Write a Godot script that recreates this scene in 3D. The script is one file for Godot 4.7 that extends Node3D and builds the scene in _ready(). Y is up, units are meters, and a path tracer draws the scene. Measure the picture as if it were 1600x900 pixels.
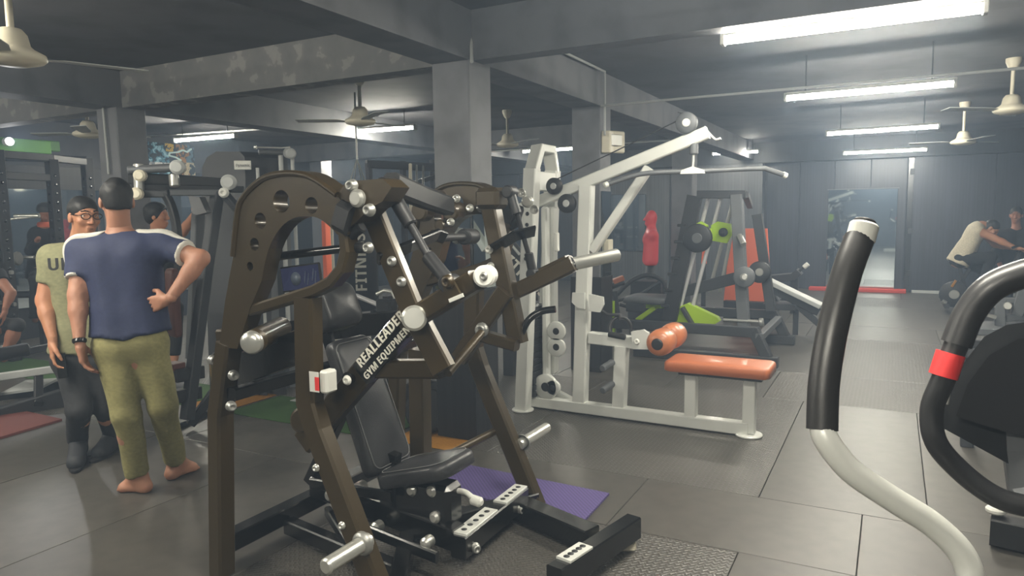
extends Node3D
# A basement gym: camera and lights first, then the room, then every machine and person.

var M := {}
var group_id := 0

# ---------------------------------------------------------------- mesh helpers
func ns() -> SurfaceTool:
	var st := SurfaceTool.new()
	st.begin(Mesh.PRIMITIVE_TRIANGLES)
	return st

func tri(st: SurfaceTool, a: Vector3, b: Vector3, c: Vector3) -> void:
	st.add_vertex(a); st.add_vertex(c); st.add_vertex(b)

func quad(st: SurfaceTool, a: Vector3, b: Vector3, c: Vector3, d: Vector3) -> void:
	tri(st, a, b, c); tri(st, a, c, d)

func smooth(st: SurfaceTool) -> void:
	group_id += 1
	st.set_smooth_group(group_id)

func flat(st: SurfaceTool) -> void:
	st.set_smooth_group(-1)

func frame_of(dir: Vector3, up: Vector3) -> Basis:
	var z := dir.normalized()
	var x := up.cross(z)
	if x.length() < 0.001:
		x = Vector3.RIGHT.cross(z)
	if x.length() < 0.001:
		x = Vector3.FORWARD.cross(z)
	x = x.normalized()
	return Basis(x, z.cross(x).normalized(), z)

# sweeps a closed counter-clockwise section along a path
func sweep(st: SurfaceTool, path: Array, sec: PackedVector2Array, up := Vector3.UP, is_smooth := false, scales := []) -> void:
	var rings := []
	var n := path.size()
	var b := frame_of(path[1] - path[0], up)
	for i in n:
		var t: Vector3
		if i == 0: t = (path[1] - path[0]).normalized()
		elif i == n - 1: t = (path[i] - path[i - 1]).normalized()
		else: t = ((path[i] - path[i - 1]).normalized() + (path[i + 1] - path[i]).normalized()).normalized()
		var ax := b.z.cross(t)
		if ax.length() > 0.00001:
			b = Basis(ax.normalized(), b.z.angle_to(t)) * b
		b = frame_of(t, b.y)
		var stretch := 1.0
		if i > 0 and i < n - 1:
			stretch = 1.0 / maxf(0.35, cos(0.5 * (path[i] - path[i - 1]).angle_to(path[i + 1] - path[i])))
		var bend := Vector3.ZERO
		if stretch > 1.001:
			bend = ((path[i + 1] - path[i]).normalized() - (path[i] - path[i - 1]).normalized()).normalized()
		var s: float = scales[i] if scales.size() > i else 1.0
		var ring := PackedVector3Array()
		for p in sec:
			var off: Vector3 = (b.x * p.x + b.y * p.y) * s
			off += bend * off.dot(bend) * (stretch - 1.0)
			ring.append(path[i] + off)
		rings.append(ring)
	var m := sec.size()
	if is_smooth: smooth(st)
	else: flat(st)
	for i in n - 1:
		for j in m:
			var k := (j + 1) % m
			quad(st, rings[i][j], rings[i][k], rings[i + 1][k], rings[i + 1][j])
	flat(st)
	for e in [0, n - 1]:
		var c := Vector3.ZERO
		for p in rings[e]: c += p
		c /= m
		for j in m:
			var k := (j + 1) % m
			if e == 0: tri(st, c, rings[e][k], rings[e][j])
			else: tri(st, c, rings[e][j], rings[e][k])

func rrect(w: float, h: float, r := 0.006) -> PackedVector2Array:
	var a := w / 2; var c := h / 2
	r = minf(r, minf(a, c) * 0.9)
	return PackedVector2Array([Vector2(a, -c + r), Vector2(a, c - r), Vector2(a - r, c), Vector2(-a + r, c), Vector2(-a, c - r), Vector2(-a, -c + r), Vector2(-a + r, -c), Vector2(a - r, -c)])

func circle(r: float, n := 14, ry := 0.0) -> PackedVector2Array:
	var o := PackedVector2Array()
	for i in n:
		o.append(Vector2(cos(TAU * i / n) * r, sin(TAU * i / n) * (ry if ry > 0 else r)))
	return o

func beam(st: SurfaceTool, a: Vector3, b: Vector3, w: float, h: float, up := Vector3.UP, bev := 0.006) -> void:
	sweep(st, [a, b], rrect(w, h, bev), up)

func beams(st: SurfaceTool, path: Array, w: float, h: float, up := Vector3.UP, bev := 0.006) -> void:
	sweep(st, path, rrect(w, h, bev), up)

func tube(st: SurfaceTool, path: Array, r: float, n := 14, scales := []) -> void:
	sweep(st, path, circle(r, n), Vector3(0.013, 1, 0.017), true, scales)

func curve(pts: Array, steps := 6) -> Array:
	var o := []
	for i in pts.size() - 1:
		var p0: Vector3 = pts[maxi(i - 1, 0)]; var p1: Vector3 = pts[i]; var p2: Vector3 = pts[i + 1]; var p3: Vector3 = pts[mini(i + 2, pts.size() - 1)]
		for s in steps:
			o.append(p1.cubic_interpolate(p2, p0, p3, float(s) / steps))
	o.append(pts[-1])
	return o

# a body of revolution: profile of [radius, height along axis]
func lathe(st: SurfaceTool, base: Vector3, axis: Vector3, prof: Array, n := 20, sharp := false) -> void:
	var b := frame_of(axis, Vector3(0.02, 1, 0.03))
	if sharp: flat(st)
	else: smooth(st)
	for i in prof.size() - 1:
		for j in n:
			var a0 := TAU * j / n; var a1 := TAU * (j + 1) / n
			var q := []
			for e in [[i, a0], [i, a1], [i + 1, a1], [i + 1, a0]]:
				q.append(base + b.z * prof[e[0]][1] + (b.x * cos(e[1]) + b.y * sin(e[1])) * prof[e[0]][0])
			if prof[i][0] < 0.00001: tri(st, q[0], q[2], q[3])
			elif prof[i + 1][0] < 0.00001: tri(st, q[0], q[1], q[2])
			else: quad(st, q[0], q[1], q[2], q[3])
	flat(st)

func rod(st: SurfaceTool, a: Vector3, b: Vector3, r: float, n := 16, bev := 0.2) -> void:
	var l := a.distance_to(b); var e := minf(r * bev, l * 0.3)
	smooth(st)
	lathe(st, a, b - a, [[r - e, 0], [r, e]], n)
	lathe(st, a, b - a, [[r, e], [r, l - e]], n)
	lathe(st, a, b - a, [[r, l - e], [r - e, l]], n)
	lathe(st, a, b - a, [[0, 0], [r - e, 0]], n, true)
	lathe(st, a, b - a, [[r - e, l], [0, l]], n, true)

# bevelled box, size along its own axes
func box(st: SurfaceTool, c: Vector3, size: Vector3, bas := Basis.IDENTITY, bev := 0.006) -> void:
	var h := size * 0.5
	bev = minf(bev, minf(h.x, minf(h.y, h.z)) * 0.8)
	flat(st)
	var P := func(x: float, y: float, z: float, ax: int) -> Vector3:
		var v := Vector3(x * h.x, y * h.y, z * h.z)
		if ax != 0: v.x -= x * bev
		if ax != 1: v.y -= y * bev
		if ax != 2: v.z -= z * bev
		return c + bas * v
	for s in [-1.0, 1.0]:
		var fx := [P.call(s, -1, -1, 0), P.call(s, 1, -1, 0), P.call(s, 1, 1, 0), P.call(s, -1, 1, 0)]
		var fy := [P.call(-1, s, -1, 1), P.call(-1, s, 1, 1), P.call(1, s, 1, 1), P.call(1, s, -1, 1)]
		var fz := [P.call(-1, -1, s, 2), P.call(1, -1, s, 2), P.call(1, 1, s, 2), P.call(-1, 1, s, 2)]
		for f in [fx, fy, fz]:
			if s > 0: quad(st, f[0], f[1], f[2], f[3])
			else: quad(st, f[3], f[2], f[1], f[0])
		for t in [-1.0, 1.0]:
			var e := [[P.call(s, t, -1, 0), P.call(s, t, 1, 0), P.call(s, t, 1, 1), P.call(s, t, -1, 1)], [P.call(s, -1, t, 0), P.call(s, -1, t, 2), P.call(s, 1, t, 2), P.call(s, 1, t, 0)], [P.call(-1, s, t, 1), P.call(1, s, t, 1), P.call(1, s, t, 2), P.call(-1, s, t, 2)]]
			for q in e:
				var nn: Vector3 = (q[1] - q[0]).cross(q[2] - q[0])
				if nn.dot((q[0] + q[2]) * 0.5 - c) > 0: quad(st, q[0], q[1], q[2], q[3])
				else: quad(st, q[3], q[2], q[1], q[0])
			for u in [-1.0, 1.0]:
				var a: Vector3 = P.call(s, t, u, 0); var b: Vector3 = P.call(s, t, u, 1); var d: Vector3 = P.call(s, t, u, 2)
				if (b - a).cross(d - a).dot((a + b + d) / 3.0 - c) > 0: tri(st, a, b, d)
				else: tri(st, a, d, b)

# a flat outline given a thickness on both sides of its plane
func plate(st: SurfaceTool, pts: Array, thick: Vector3) -> void:
	var n := Vector3.ZERO
	for i in pts.size() - 2: n += (pts[i + 1] - pts[0]).cross(pts[i + 2] - pts[0])
	if n.dot(thick) < 0:
		pts = pts.duplicate(); pts.reverse()
	var z := thick.normalized()
	var x: Vector3 = (pts[1] - pts[0]); x = (x - z * x.dot(z)).normalized()
	var y := z.cross(x)
	var p2 := PackedVector2Array()
	for p in pts: p2.append(Vector2((p - pts[0]).dot(x), (p - pts[0]).dot(y)))
	var idx := Geometry2D.triangulate_polygon(p2)
	flat(st)
	var h := thick * 0.5
	for i in range(0, idx.size(), 3):
		var a: Vector3 = pts[idx[i]]; var b: Vector3 = pts[idx[i + 1]]; var c: Vector3 = pts[idx[i + 2]]
		if (b - a).cross(c - a).dot(z) < 0:
			var t := b; b = c; c = t
		tri(st, a + h, b + h, c + h); tri(st, a - h, c - h, b - h)
	for i in pts.size():
		var a: Vector3 = pts[i]; var b: Vector3 = pts[(i + 1) % pts.size()]
		quad(st, a - h, b - h, b + h, a + h)

# a soft cushion: rounded rectangle outline, domed top; u and v are half axes, n the thickness direction
func cushion(st: SurfaceTool, c: Vector3, u: Vector3, v: Vector3, n: Vector3, corner := 0.35, dome := 0.25, taper := 1.0, soft := 1.0) -> void:
	var ring := []
	var seg := 5
	var lu := u.length(); var lv := v.length(); var r := minf(lu, lv) * corner
	for q in 4:
		var cx: float = (lu - r) * (1 if q in [0, 3] else -1); var cy: float = (lv - r) * (1 if q in [0, 1] else -1)
		for s in seg + 1:
			var a := PI / 2 * q + PI / 2 * s / seg
			ring.append(Vector2(cx + cos(a) * r, cy + sin(a) * r))
	var levels := [[0.94, 0.0], [1.0, 0.1], [1.0, 0.62], [0.985, 0.78], [0.94, 0.9], [0.84, 0.97], [0.5, 1.0 + dome * 0.6], [0.0, 1.0 + dome]]
	var uu := u.normalized(); var vv := v.normalized()
	var P := func(k: int, l: int) -> Vector3:
		var p: Vector2 = ring[k % ring.size()]
		var s: float = levels[l][0]
		if l > 0 and l < 6: s = 1.0 - (1.0 - s) * soft
		var t: float = lerpf(1.0, taper, 0.5 + 0.5 * p.y / lv)
		return c + uu * (p.x * s * t) + vv * (p.y * s) + n * levels[l][1]
	smooth(st)
	var hand := u.cross(v).dot(n) > 0
	for l in levels.size() - 1:
		for k in ring.size():
			var a: Vector3 = P.call(k, l); var b: Vector3 = P.call(k + 1, l); var d: Vector3 = P.call(k, l + 1); var e: Vector3 = P.call(k + 1, l + 1)
			if hand: quad(st, a, b, e, d)
			else: quad(st, b, a, d, e)
	flat(st)
	for k in ring.size():
		if hand: tri(st, c, P.call(k + 1, 0), P.call(k, 0))
		else: tri(st, c, P.call(k, 0), P.call(k + 1, 0))

# ---------------------------------------------------------------- naming helpers
var taken := {}
func numbered(n: String) -> String:
	if not taken.has(n):
		taken[n] = 0
		return n
	taken[n] += 1
	return "%s_%03d" % [n, taken[n]]

func thing(called: String, label: String, category: String, at := Vector3.ZERO, group := "") -> Node3D:
	var o := Node3D.new()
	o.name = numbered(called)
	add_child(o, true)
	o.position = at
	meta(o, label, category, group)
	return o

func meta(o: Node, label: String, category: String, group := "") -> void:
	o.set_meta("label", label); o.set_meta("category", category)
	if group: o.set_meta("group", group)

# commits a mesh written in world coordinates as a child of a thing or of one of its parts
func part(called: String, st: SurfaceTool, m: Material, parent: Node3D, label := "") -> MeshInstance3D:
	st.generate_normals()
	var o := MeshInstance3D.new()
	o.mesh = st.commit()
	o.material_override = m
	o.name = called
	parent.add_child(o, true)
	var off := Vector3.ZERO
	var p: Node = parent
	while p is Node3D and p != self:
		off += p.position
		p = p.get_parent()
	o.position = -off
	if label: o.set_meta("label", label)
	return o

func solo(called: String, st: SurfaceTool, m: Material, label: String, category: String, group := "") -> MeshInstance3D:
	var o := part(numbered(called), st, m, self)
	meta(o, label, category, group)
	return o

func struct(called: String, st: SurfaceTool, m: Material) -> MeshInstance3D:
	var o := part(called, st, m, self)
	o.set_meta("kind", "structure")
	return o

func bolt(parent: Node3D, at: Vector3, dir: Vector3, r: float, m: Material = null, deep := 0.014, called := "bolt") -> void:
	var st := ns()
	var d := dir.normalized()
	lathe(st, at, d, [[r * 1.25, 0], [r * 1.25, deep * 0.3], [r, deep * 0.35], [r, deep * 0.85], [r * 0.8, deep], [r * 0.5, deep], [r * 0.42, deep * 0.6], [0, deep * 0.6]], 12)
	part(called, st, m if m else M.chrome, parent)

func words(text: String, size: float, at: Vector3, x: Vector3, y: Vector3, m: Material, parent: Node3D, depth := 0.003, called := "lettering", bold := 700) -> void:
	var tm := TextMesh.new()
	var f := SystemFont.new()
	f.font_names = PackedStringArray(["Droid Sans"])
	f.font_weight = bold
	tm.font = f
	tm.text = text
	tm.font_size = 32
	tm.pixel_size = size / 24.0
	tm.depth = depth
	tm.curve_step = 2.0
	var o := MeshInstance3D.new()
	o.mesh = tm
	o.material_override = m
	o.name = called
	parent.add_child(o, true)
	var off := Vector3.ZERO
	var p: Node = parent
	while p is Node3D and p != self:
		off += p.position
		p = p.get_parent()
	var xx := x.normalized(); var yy := (y - xx * y.dot(xx)).normalized()
	o.transform = Transform3D(Basis(xx, yy, xx.cross(yy)), at - off)

# ---------------------------------------------------------------- materials
func mat(c: Color, rough := 0.6, metal := 0.0, coat := 0.0) -> StandardMaterial3D:
	var m := StandardMaterial3D.new()
	m.albedo_color = c
	m.roughness = rough
	m.metallic = metal
	if coat > 0:
		m.clearcoat_enabled = true
		m.clearcoat = coat
		m.clearcoat_roughness = 0.12
	return m

func noise(freq: float, seed_: int, oct := 4, kind := FastNoiseLite.TYPE_SIMPLEX_SMOOTH) -> FastNoiseLite:
	var n := FastNoiseLite.new()
	n.noise_type = kind
	n.seed = seed_
	n.frequency = freq
	n.fractal_octaves = oct
	return n

func noise_tex(n: FastNoiseLite, ramp: Array, size := 512) -> NoiseTexture2D:
	var t := NoiseTexture2D.new()
	t.noise = n
	t.width = size; t.height = size
	t.seamless = true
	var g := Gradient.new()
	var offs := PackedFloat32Array(); var cols := PackedColorArray()
	for r in ramp:
		offs.append(r[0]); cols.append(r[1])
	g.offsets = offs; g.colors = cols
	t.color_ramp = g
	return t

func grain(m: StandardMaterial3D, tex: Texture2D, scale: Vector3, world := true) -> StandardMaterial3D:
	m.albedo_texture = tex
	m.uv1_triplanar = true
	m.uv1_world_triplanar = world
	m.uv1_scale = scale
	return m

func make_materials() -> void:
	M.chrome = mat(Color(0.84, 0.84, 0.81), 0.3, 0.75)
	M.bright_rod = mat(Color(0.80, 0.80, 0.80), 0.4, 0.3)
	M.steel = mat(Color(0.66, 0.66, 0.64), 0.4, 0.7)
	M.bronze = mat(Color(0.235, 0.19, 0.105), 0.38, 0.2, 0.4)
	M.gloss_black = mat(Color(0.05, 0.048, 0.046), 0.26, 0.1, 0.5)
	M.black = mat(Color(0.13, 0.13, 0.135), 0.5)
	M.foam = mat(Color(0.2, 0.2, 0.205), 0.36)
	M.rubber = mat(Color(0.10, 0.10, 0.105), 0.7)
	M.vinyl = mat(Color(0.21, 0.21, 0.215), 0.36)
	M.vinyl.heightmap_enabled = true
	M.stitch = mat(Color(0.42, 0.42, 0.42), 0.7)
	M.silver = mat(Color(0.83, 0.835, 0.81), 0.42, 0.1, 0.2)
	M.lightgrey = mat(Color(0.70, 0.71, 0.70), 0.5)
	M.midgrey = mat(Color(0.36, 0.37, 0.38), 0.5, 0.1)
	M.darkgrey = mat(Color(0.2, 0.205, 0.215), 0.5, 0.1)
	M.white = mat(Color(0.86, 0.86, 0.83), 0.5)
	M.cream = mat(Color(0.88, 0.85, 0.76), 0.45)
	M.letter = mat(Color(0.88, 0.87, 0.82), 0.6)
	M.copper = mat(Color(0.72, 0.44, 0.29), 0.36, 0.0, 0.3)
	M.tan = mat(Color(0.68, 0.39, 0.25), 0.45, 0.0, 0.15)
	M.brown = mat(Color(0.36, 0.20, 0.155), 0.5)
	M.green = mat(Color(0.66, 0.80, 0.12), 0.5)
	M.orange = mat(Color(0.94, 0.45, 0.30), 0.55)
	M.red = mat(Color(0.83, 0.24, 0.26), 0.5)
	M.redtape = mat(Color(0.88, 0.22, 0.22), 0.55)
	M.mirror = mat(Color(0.74, 0.77, 0.78), 0.03, 1.0)
	M.glass = mat(Color(0.85, 0.87, 0.87, 0.25), 0.08)
	M.glass.transparency = BaseMaterial3D.TRANSPARENCY_ALPHA
	M.skin = mat(Color(0.66, 0.47, 0.375), 0.55)
	M.skin2 = mat(Color(0.70, 0.49, 0.37), 0.55)
	M.skin3 = mat(Color(0.62, 0.42, 0.33), 0.55)
	for k in ["skin", "skin2", "skin3"]:
		M[k].subsurf_scatter_enabled = true
		M[k].subsurf_scatter_strength = 0.06
	M.hair = mat(Color(0.07, 0.062, 0.06), 0.6)
	M.navy = mat(Color(0.145, 0.18, 0.32), 0.75)
	M.white_cloth = mat(Color(0.80, 0.79, 0.75), 0.8)
	M.olive = mat(Color(0.59, 0.565, 0.37), 0.85)
	M.sage = mat(Color(0.55, 0.545, 0.41), 0.85)
	M.charcoal_panel = mat(Color(0.19, 0.195, 0.205), 0.55)
	M.charcoal_shoe = mat(Color(0.17, 0.175, 0.19), 0.7)
	M.charcoal = mat(Color(0.185, 0.185, 0.195), 0.8)
	M.black_cloth = mat(Color(0.085, 0.085, 0.095), 0.85)
	M.cream_cloth = mat(Color(0.86, 0.82, 0.72), 0.85)
	var weave := noise_tex(noise(0.03, 4, 3), [[0.0, Color(0.82, 0.82, 0.82)], [1.0, Color(1, 1, 1)]], 256)
	for k in ["navy", "olive", "sage", "charcoal", "cream_cloth"]:
		grain(M[k], weave, Vector3(5, 5, 5))
	var pebble := noise_tex(noise(0.11, 8, 2, FastNoiseLite.TYPE_CELLULAR), [[0, Color.BLACK], [1, Color.WHITE]], 256)
	M.vinyl.heightmap_texture = pebble
	M.vinyl.heightmap_scale = 0.06
	M.vinyl.uv1_triplanar = true
	M.vinyl.uv1_scale = Vector3(6, 6, 6)
	# rubber mats: worn plain ones and ones with a rolled fish-scale relief
	var wear := noise_tex(noise(0.02, 21, 7), [[0.0, Color(0.84, 0.84, 0.83)], [0.5, Color(0.93, 0.93, 0.92)], [1.0, Color(1.0, 0.995, 0.98)]], 1024)
	var im := Image.create(256, 256, false, Image.FORMAT_L8)
	for y in 256:
		for x in 256:
			var u := x / 256.0 * 16.0; var v := y / 256.0 * 16.0
			var a := absf(fposmod(u + v, 1.0) - 0.5) * 2.0; var b := absf(fposmod(u - v, 1.0) - 0.5) * 2.0
			var on := fposmod(floor(u + v) + floor(u - v), 2.0)
			var k := clampf((a if on > 0.5 else b) * 1.6 - 0.4, 0, 1)
			im.set_pixel(x, y, Color(k, k, k))
	var ribs := ImageTexture.create_from_image(im)
	var tones := [Color(0.315, 0.303, 0.285), Color(0.333, 0.32, 0.302), Color(0.30, 0.288, 0.27), Color(0.322, 0.31, 0.292)]
	M.mats = []
	for k in 8:
		var m := mat(tones[k % 4], 0.42 if k < 4 else 0.4)
		grain(m, wear, Vector3(0.37, 0.37, 0.37))
		m.uv1_offset = Vector3(0.13 * k, 0.29 * k, 0.41 * k)
		if k >= 4:
			m.heightmap_enabled = true
			m.heightmap_texture = ribs
			m.heightmap_scale = 0.25
			m.uv1_scale = Vector3(2.2, 2.2, 2.2)
		M.mats.append(m)
	M.sub = mat(Color(0.12, 0.12, 0.12), 0.9)
	# painted concrete
	var conc := noise_tex(noise(0.006, 31, 6), [[0.0, Color(0.84, 0.84, 0.84)], [0.5, Color(0.97, 0.97, 0.97)], [1.0, Color(1.06, 1.06, 1.06)]], 1024)
	M.ceiling = grain(mat(Color(0.385, 0.385, 0.40), 0.8), conc, Vector3(0.24, 0.24, 0.24))
	M.column = grain(mat(Color(0.43, 0.435, 0.45), 0.6), conc, Vector3(0.4, 0.4, 0.4))
	var peel := noise_tex(noise(0.012, 77, 6), [[0.0, Color(0.44, 0.44, 0.44)], [0.56, Color(0.48, 0.478, 0.475)], [0.63, Color(0.495, 0.493, 0.49)], [0.66, Color(0.56, 0.555, 0.545)], [1.0, Color(0.60, 0.59, 0.58)]], 1024)
	M.peeled = grain(mat(Color(1.0, 1.0, 1.0), 0.8), peel, Vector3(0.3, 0.3, 0.3))
	# vertical wood-grain laminate
	var wood := Image.create(512, 512, false, Image.FORMAT_RGB8)
	var wn := noise(0.035, 5, 4); var wf := noise(0.004, 6, 3)
	for y in 512:
		for x in 512:
			var k := 0.86 + 0.22 * wn.get_noise_2d(x * 1.6, y * 0.03) + 0.1 * wf.get_noise_2d(x * 2.0, y * 0.4)
			wood.set_pixel(x, y, Color(k, k, k))
	var wt := ImageTexture.create_from_image(wood)
	M.panels = []
	for k in 3:
		var m := grain(mat([Color(0.17, 0.183, 0.22), Color(0.155, 0.168, 0.205), Color(0.19, 0.203, 0.235)][k], 0.42), wt, Vector3(0.8, 0.8, 0.8))
		m.uv1_offset = Vector3(0.31 * k, 0.1, 0.17 * k)
		M.panels.append(m)
	M.panel_grey = grain(mat(Color(0.30, 0.305, 0.315), 0.5), wt, Vector3(0.8, 0.8, 0.8))
	M.panel_dark = grain(mat(Color(0.13, 0.135, 0.15), 0.5), wt, Vector3(0.8, 0.8, 0.8))
	M.wall = grain(mat(Color(0.30, 0.30, 0.31), 0.75), conc, Vector3(0.3, 0.3, 0.3))
	var scale_im := Image.create(128, 128, false, Image.FORMAT_RGB8)
	for y in 128:
		for x in 128:
			var k := 1.0 if (x / 8 + y / 8) % 2 == 0 else 0.8
			scale_im.set_pixel(x, y, Color(k, k, k))
	M.purple = grain(mat(Color(0.36, 0.31, 0.52), 0.8), ImageTexture.create_from_image(scale_im), Vector3(5, 5, 5))
	M.redmat = mat(Color(0.40, 0.20, 0.17), 0.8)
	M.turf = grain(mat(Color(0.22, 0.36, 0.14), 0.9), wear, Vector3(3, 3, 3))
	M.yellow = grain(mat(Color(0.68, 0.47, 0.14), 0.8), wear, Vector3(2, 2, 2))

# ---------------------------------------------------------------- scene
func _ready() -> void:
	var cam := Camera3D.new()
	cam.name = "camera"
	cam.position = Vector3(0, 1.5, 0)
	cam.rotation = Vector3(deg_to_rad(-5.95), deg_to_rad(28.2), deg_to_rad(-0.8))
	cam.fov = 44.18
	cam.near = 0.05
	cam.far = 100
	add_child(cam)
	cam.current = true
	var env := Environment.new()
	env.background_mode = Environment.BG_COLOR
	env.background_color = Color(0.02, 0.02, 0.022)
	env.tonemap_mode = Environment.TONE_MAPPER_LINEAR
	env.tonemap_exposure = EXPOSURE
	env.sdfgi_enabled = true
	env.ssao_enabled = true
	env.ssil_enabled = true
	env.volumetric_fog_enabled = true
	env.volumetric_fog_density = HAZE
	env.volumetric_fog_albedo = Color(0.78, 0.88, 1.0)
	var we := WorldEnvironment.new()
	we.name = "environment"
	we.environment = env
	add_child(we)
	make_materials()
	for t in TUBES: tube_light(t[0], t[1], t[2])
	build_room()
	build_hero()
	build_lat_machine()
	build_leg_press()
	build_right_side()
	build_left_side()
	build_far_side()
	build_small_things()
	build_people()

const EXPOSURE := 2.1
const HAZE := 0.0145
const TUBE_ENERGY := 1.5
const TUBE_GLOW := 95.0
# the ends of each tube and what sets it apart
const TUBES := [
	[Vector3(-0.86, 2.44, -4.16), Vector3(0.34, 2.44, -4.16), "glowing ceiling tube nearest the camera, above the tan bench"],
	[Vector3(-0.83, 2.44, -6.54), Vector3(0.37, 2.44, -6.5), "second glowing ceiling tube of the right-hand row"],
	[Vector3(-0.76, 2.44, -9.85), Vector3(0.42, 2.44, -9.75), "third glowing ceiling tube of the right-hand row"],
	[Vector3(-0.77, 2.44, -13.4), Vector3(0.43, 2.44, -13.4), "glowing ceiling tube right above the doorway mirror"],
	[Vector3(-8.7, 2.56, -6.55), Vector3(-7.6, 2.56, -6.6), "glowing ceiling tube in front of the graffiti poster"],
	[Vector3(-6.32, 2.56, -7.1), Vector3(-5.18, 2.56, -7.2), "glowing ceiling tube behind the middle ceiling fan"],
	[Vector3(-5.64, 2.56, -11.0), Vector3(-4.66, 2.56, -11.0), "glowing ceiling tube above the silver weight stack tower"],
	[Vector3(-9.2, 2.56, -10.25), Vector3(-8.6, 2.56, -10.2), "short glowing ceiling tube beside the far pale pillar"],
	[Vector3(-3.0, 2.56, -13.6), Vector3(-2.2, 2.56, -13.6), "small glowing lamp hanging near the far panelled wall"],
	[Vector3(-0.9, 2.5, -1.6), Vector3(0.3, 2.5, -1.6), "ceiling tube over the photographer"],
	[Vector3(-5.0, 2.5, -1.2), Vector3(-3.8, 2.5, -1.2), "ceiling tube over the left aisle"],
	[Vector3(-0.9, 2.5, 0.9), Vector3(0.3, 2.5, 0.9), "ceiling tube behind the photographer"],
	[Vector3(-4.3, 2.5, 0.3), Vector3(-3.1, 2.5, 0.3), "ceiling tube over the near left of the room"],
	[Vector3(-8.6, 2.5, -1.5), Vector3(-7.4, 2.5, -1.5), "ceiling tube over the weight sled"],
]

func tube_light(a: Vector3, b: Vector3, label: String) -> void:
	var t := thing("tube_light", label, "ceiling light", a.lerp(b, 0.5), "ceiling tubes")
	var d := (b - a).normalized()
	var st := ns()
	beam(st, a + Vector3(0, 0.036, 0), b + Vector3(0, 0.036, 0), 0.062, 0.026, Vector3.UP, 0.004)
	part("batten", st, M.white, t)
	for e in [[a, d], [b, -d]]:
		st = ns()
		box(st, e[0] - e[1] * 0.012 + Vector3(0, 0.012, 0), Vector3(0.024, 0.07, 0.064), Basis(d, Vector3.UP, d.cross(Vector3.UP)), 0.004)
		part("end_cap", st, M.white, t)
	for s in [0.12, 0.88]:
		st = ns()
		rod(st, a.lerp(b, s) + Vector3(0, 0.05, 0), Vector3(a.lerp(b, s).x, CEIL, a.lerp(b, s).z), 0.006, 8)
		part("hanger", st, M.midgrey, t)
	st = ns()
	tube(st, [a, b], 0.017, 14)
	var glow := mat(Color(1, 1, 1), 0.5)
	glow.emission_enabled = true
	glow.emission = Color(1.0, 0.975, 0.91)
	glow.emission_energy_multiplier = TUBE_GLOW
	part("glowing_tube", st, glow, t)
	var l := AreaLight3D.new()
	l.name = "tube_lamp"
	l.area_size = Vector2(a.distance_to(b), 0.04)
	l.light_energy = TUBE_ENERGY * a.distance_to(b)
	l.light_color = Color(1.0, 0.975, 0.91)
	l.area_range = 30.0
	l.shadow_enabled = true
	t.add_child(l)
	l.transform = Transform3D(Basis(d, d.cross(Vector3.UP) * -1.0, Vector3.UP), Vector3(0, -0.025, 0))

const CEIL := 2.78
const SOFFIT := 2.47
const LEFT := -9.7
const RIGHT := 3.6
const FAR := -14.6
const NEAR := 3.6

func slab(called: String, lo: Vector3, hi: Vector3, m: Material) -> MeshInstance3D:
	var st := ns()
	box(st, (lo + hi) * 0.5, hi - lo, Basis.IDENTITY, 0.001)
	return struct(called, st, m)

func piece(called: String, lo: Vector3, hi: Vector3, m: Material, parent: Node3D, bev := 0.004) -> MeshInstance3D:
	var st := ns()
	box(st, (lo + hi) * 0.5, hi - lo, Basis.IDENTITY, bev)
	return part(called, st, m, parent)

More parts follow.
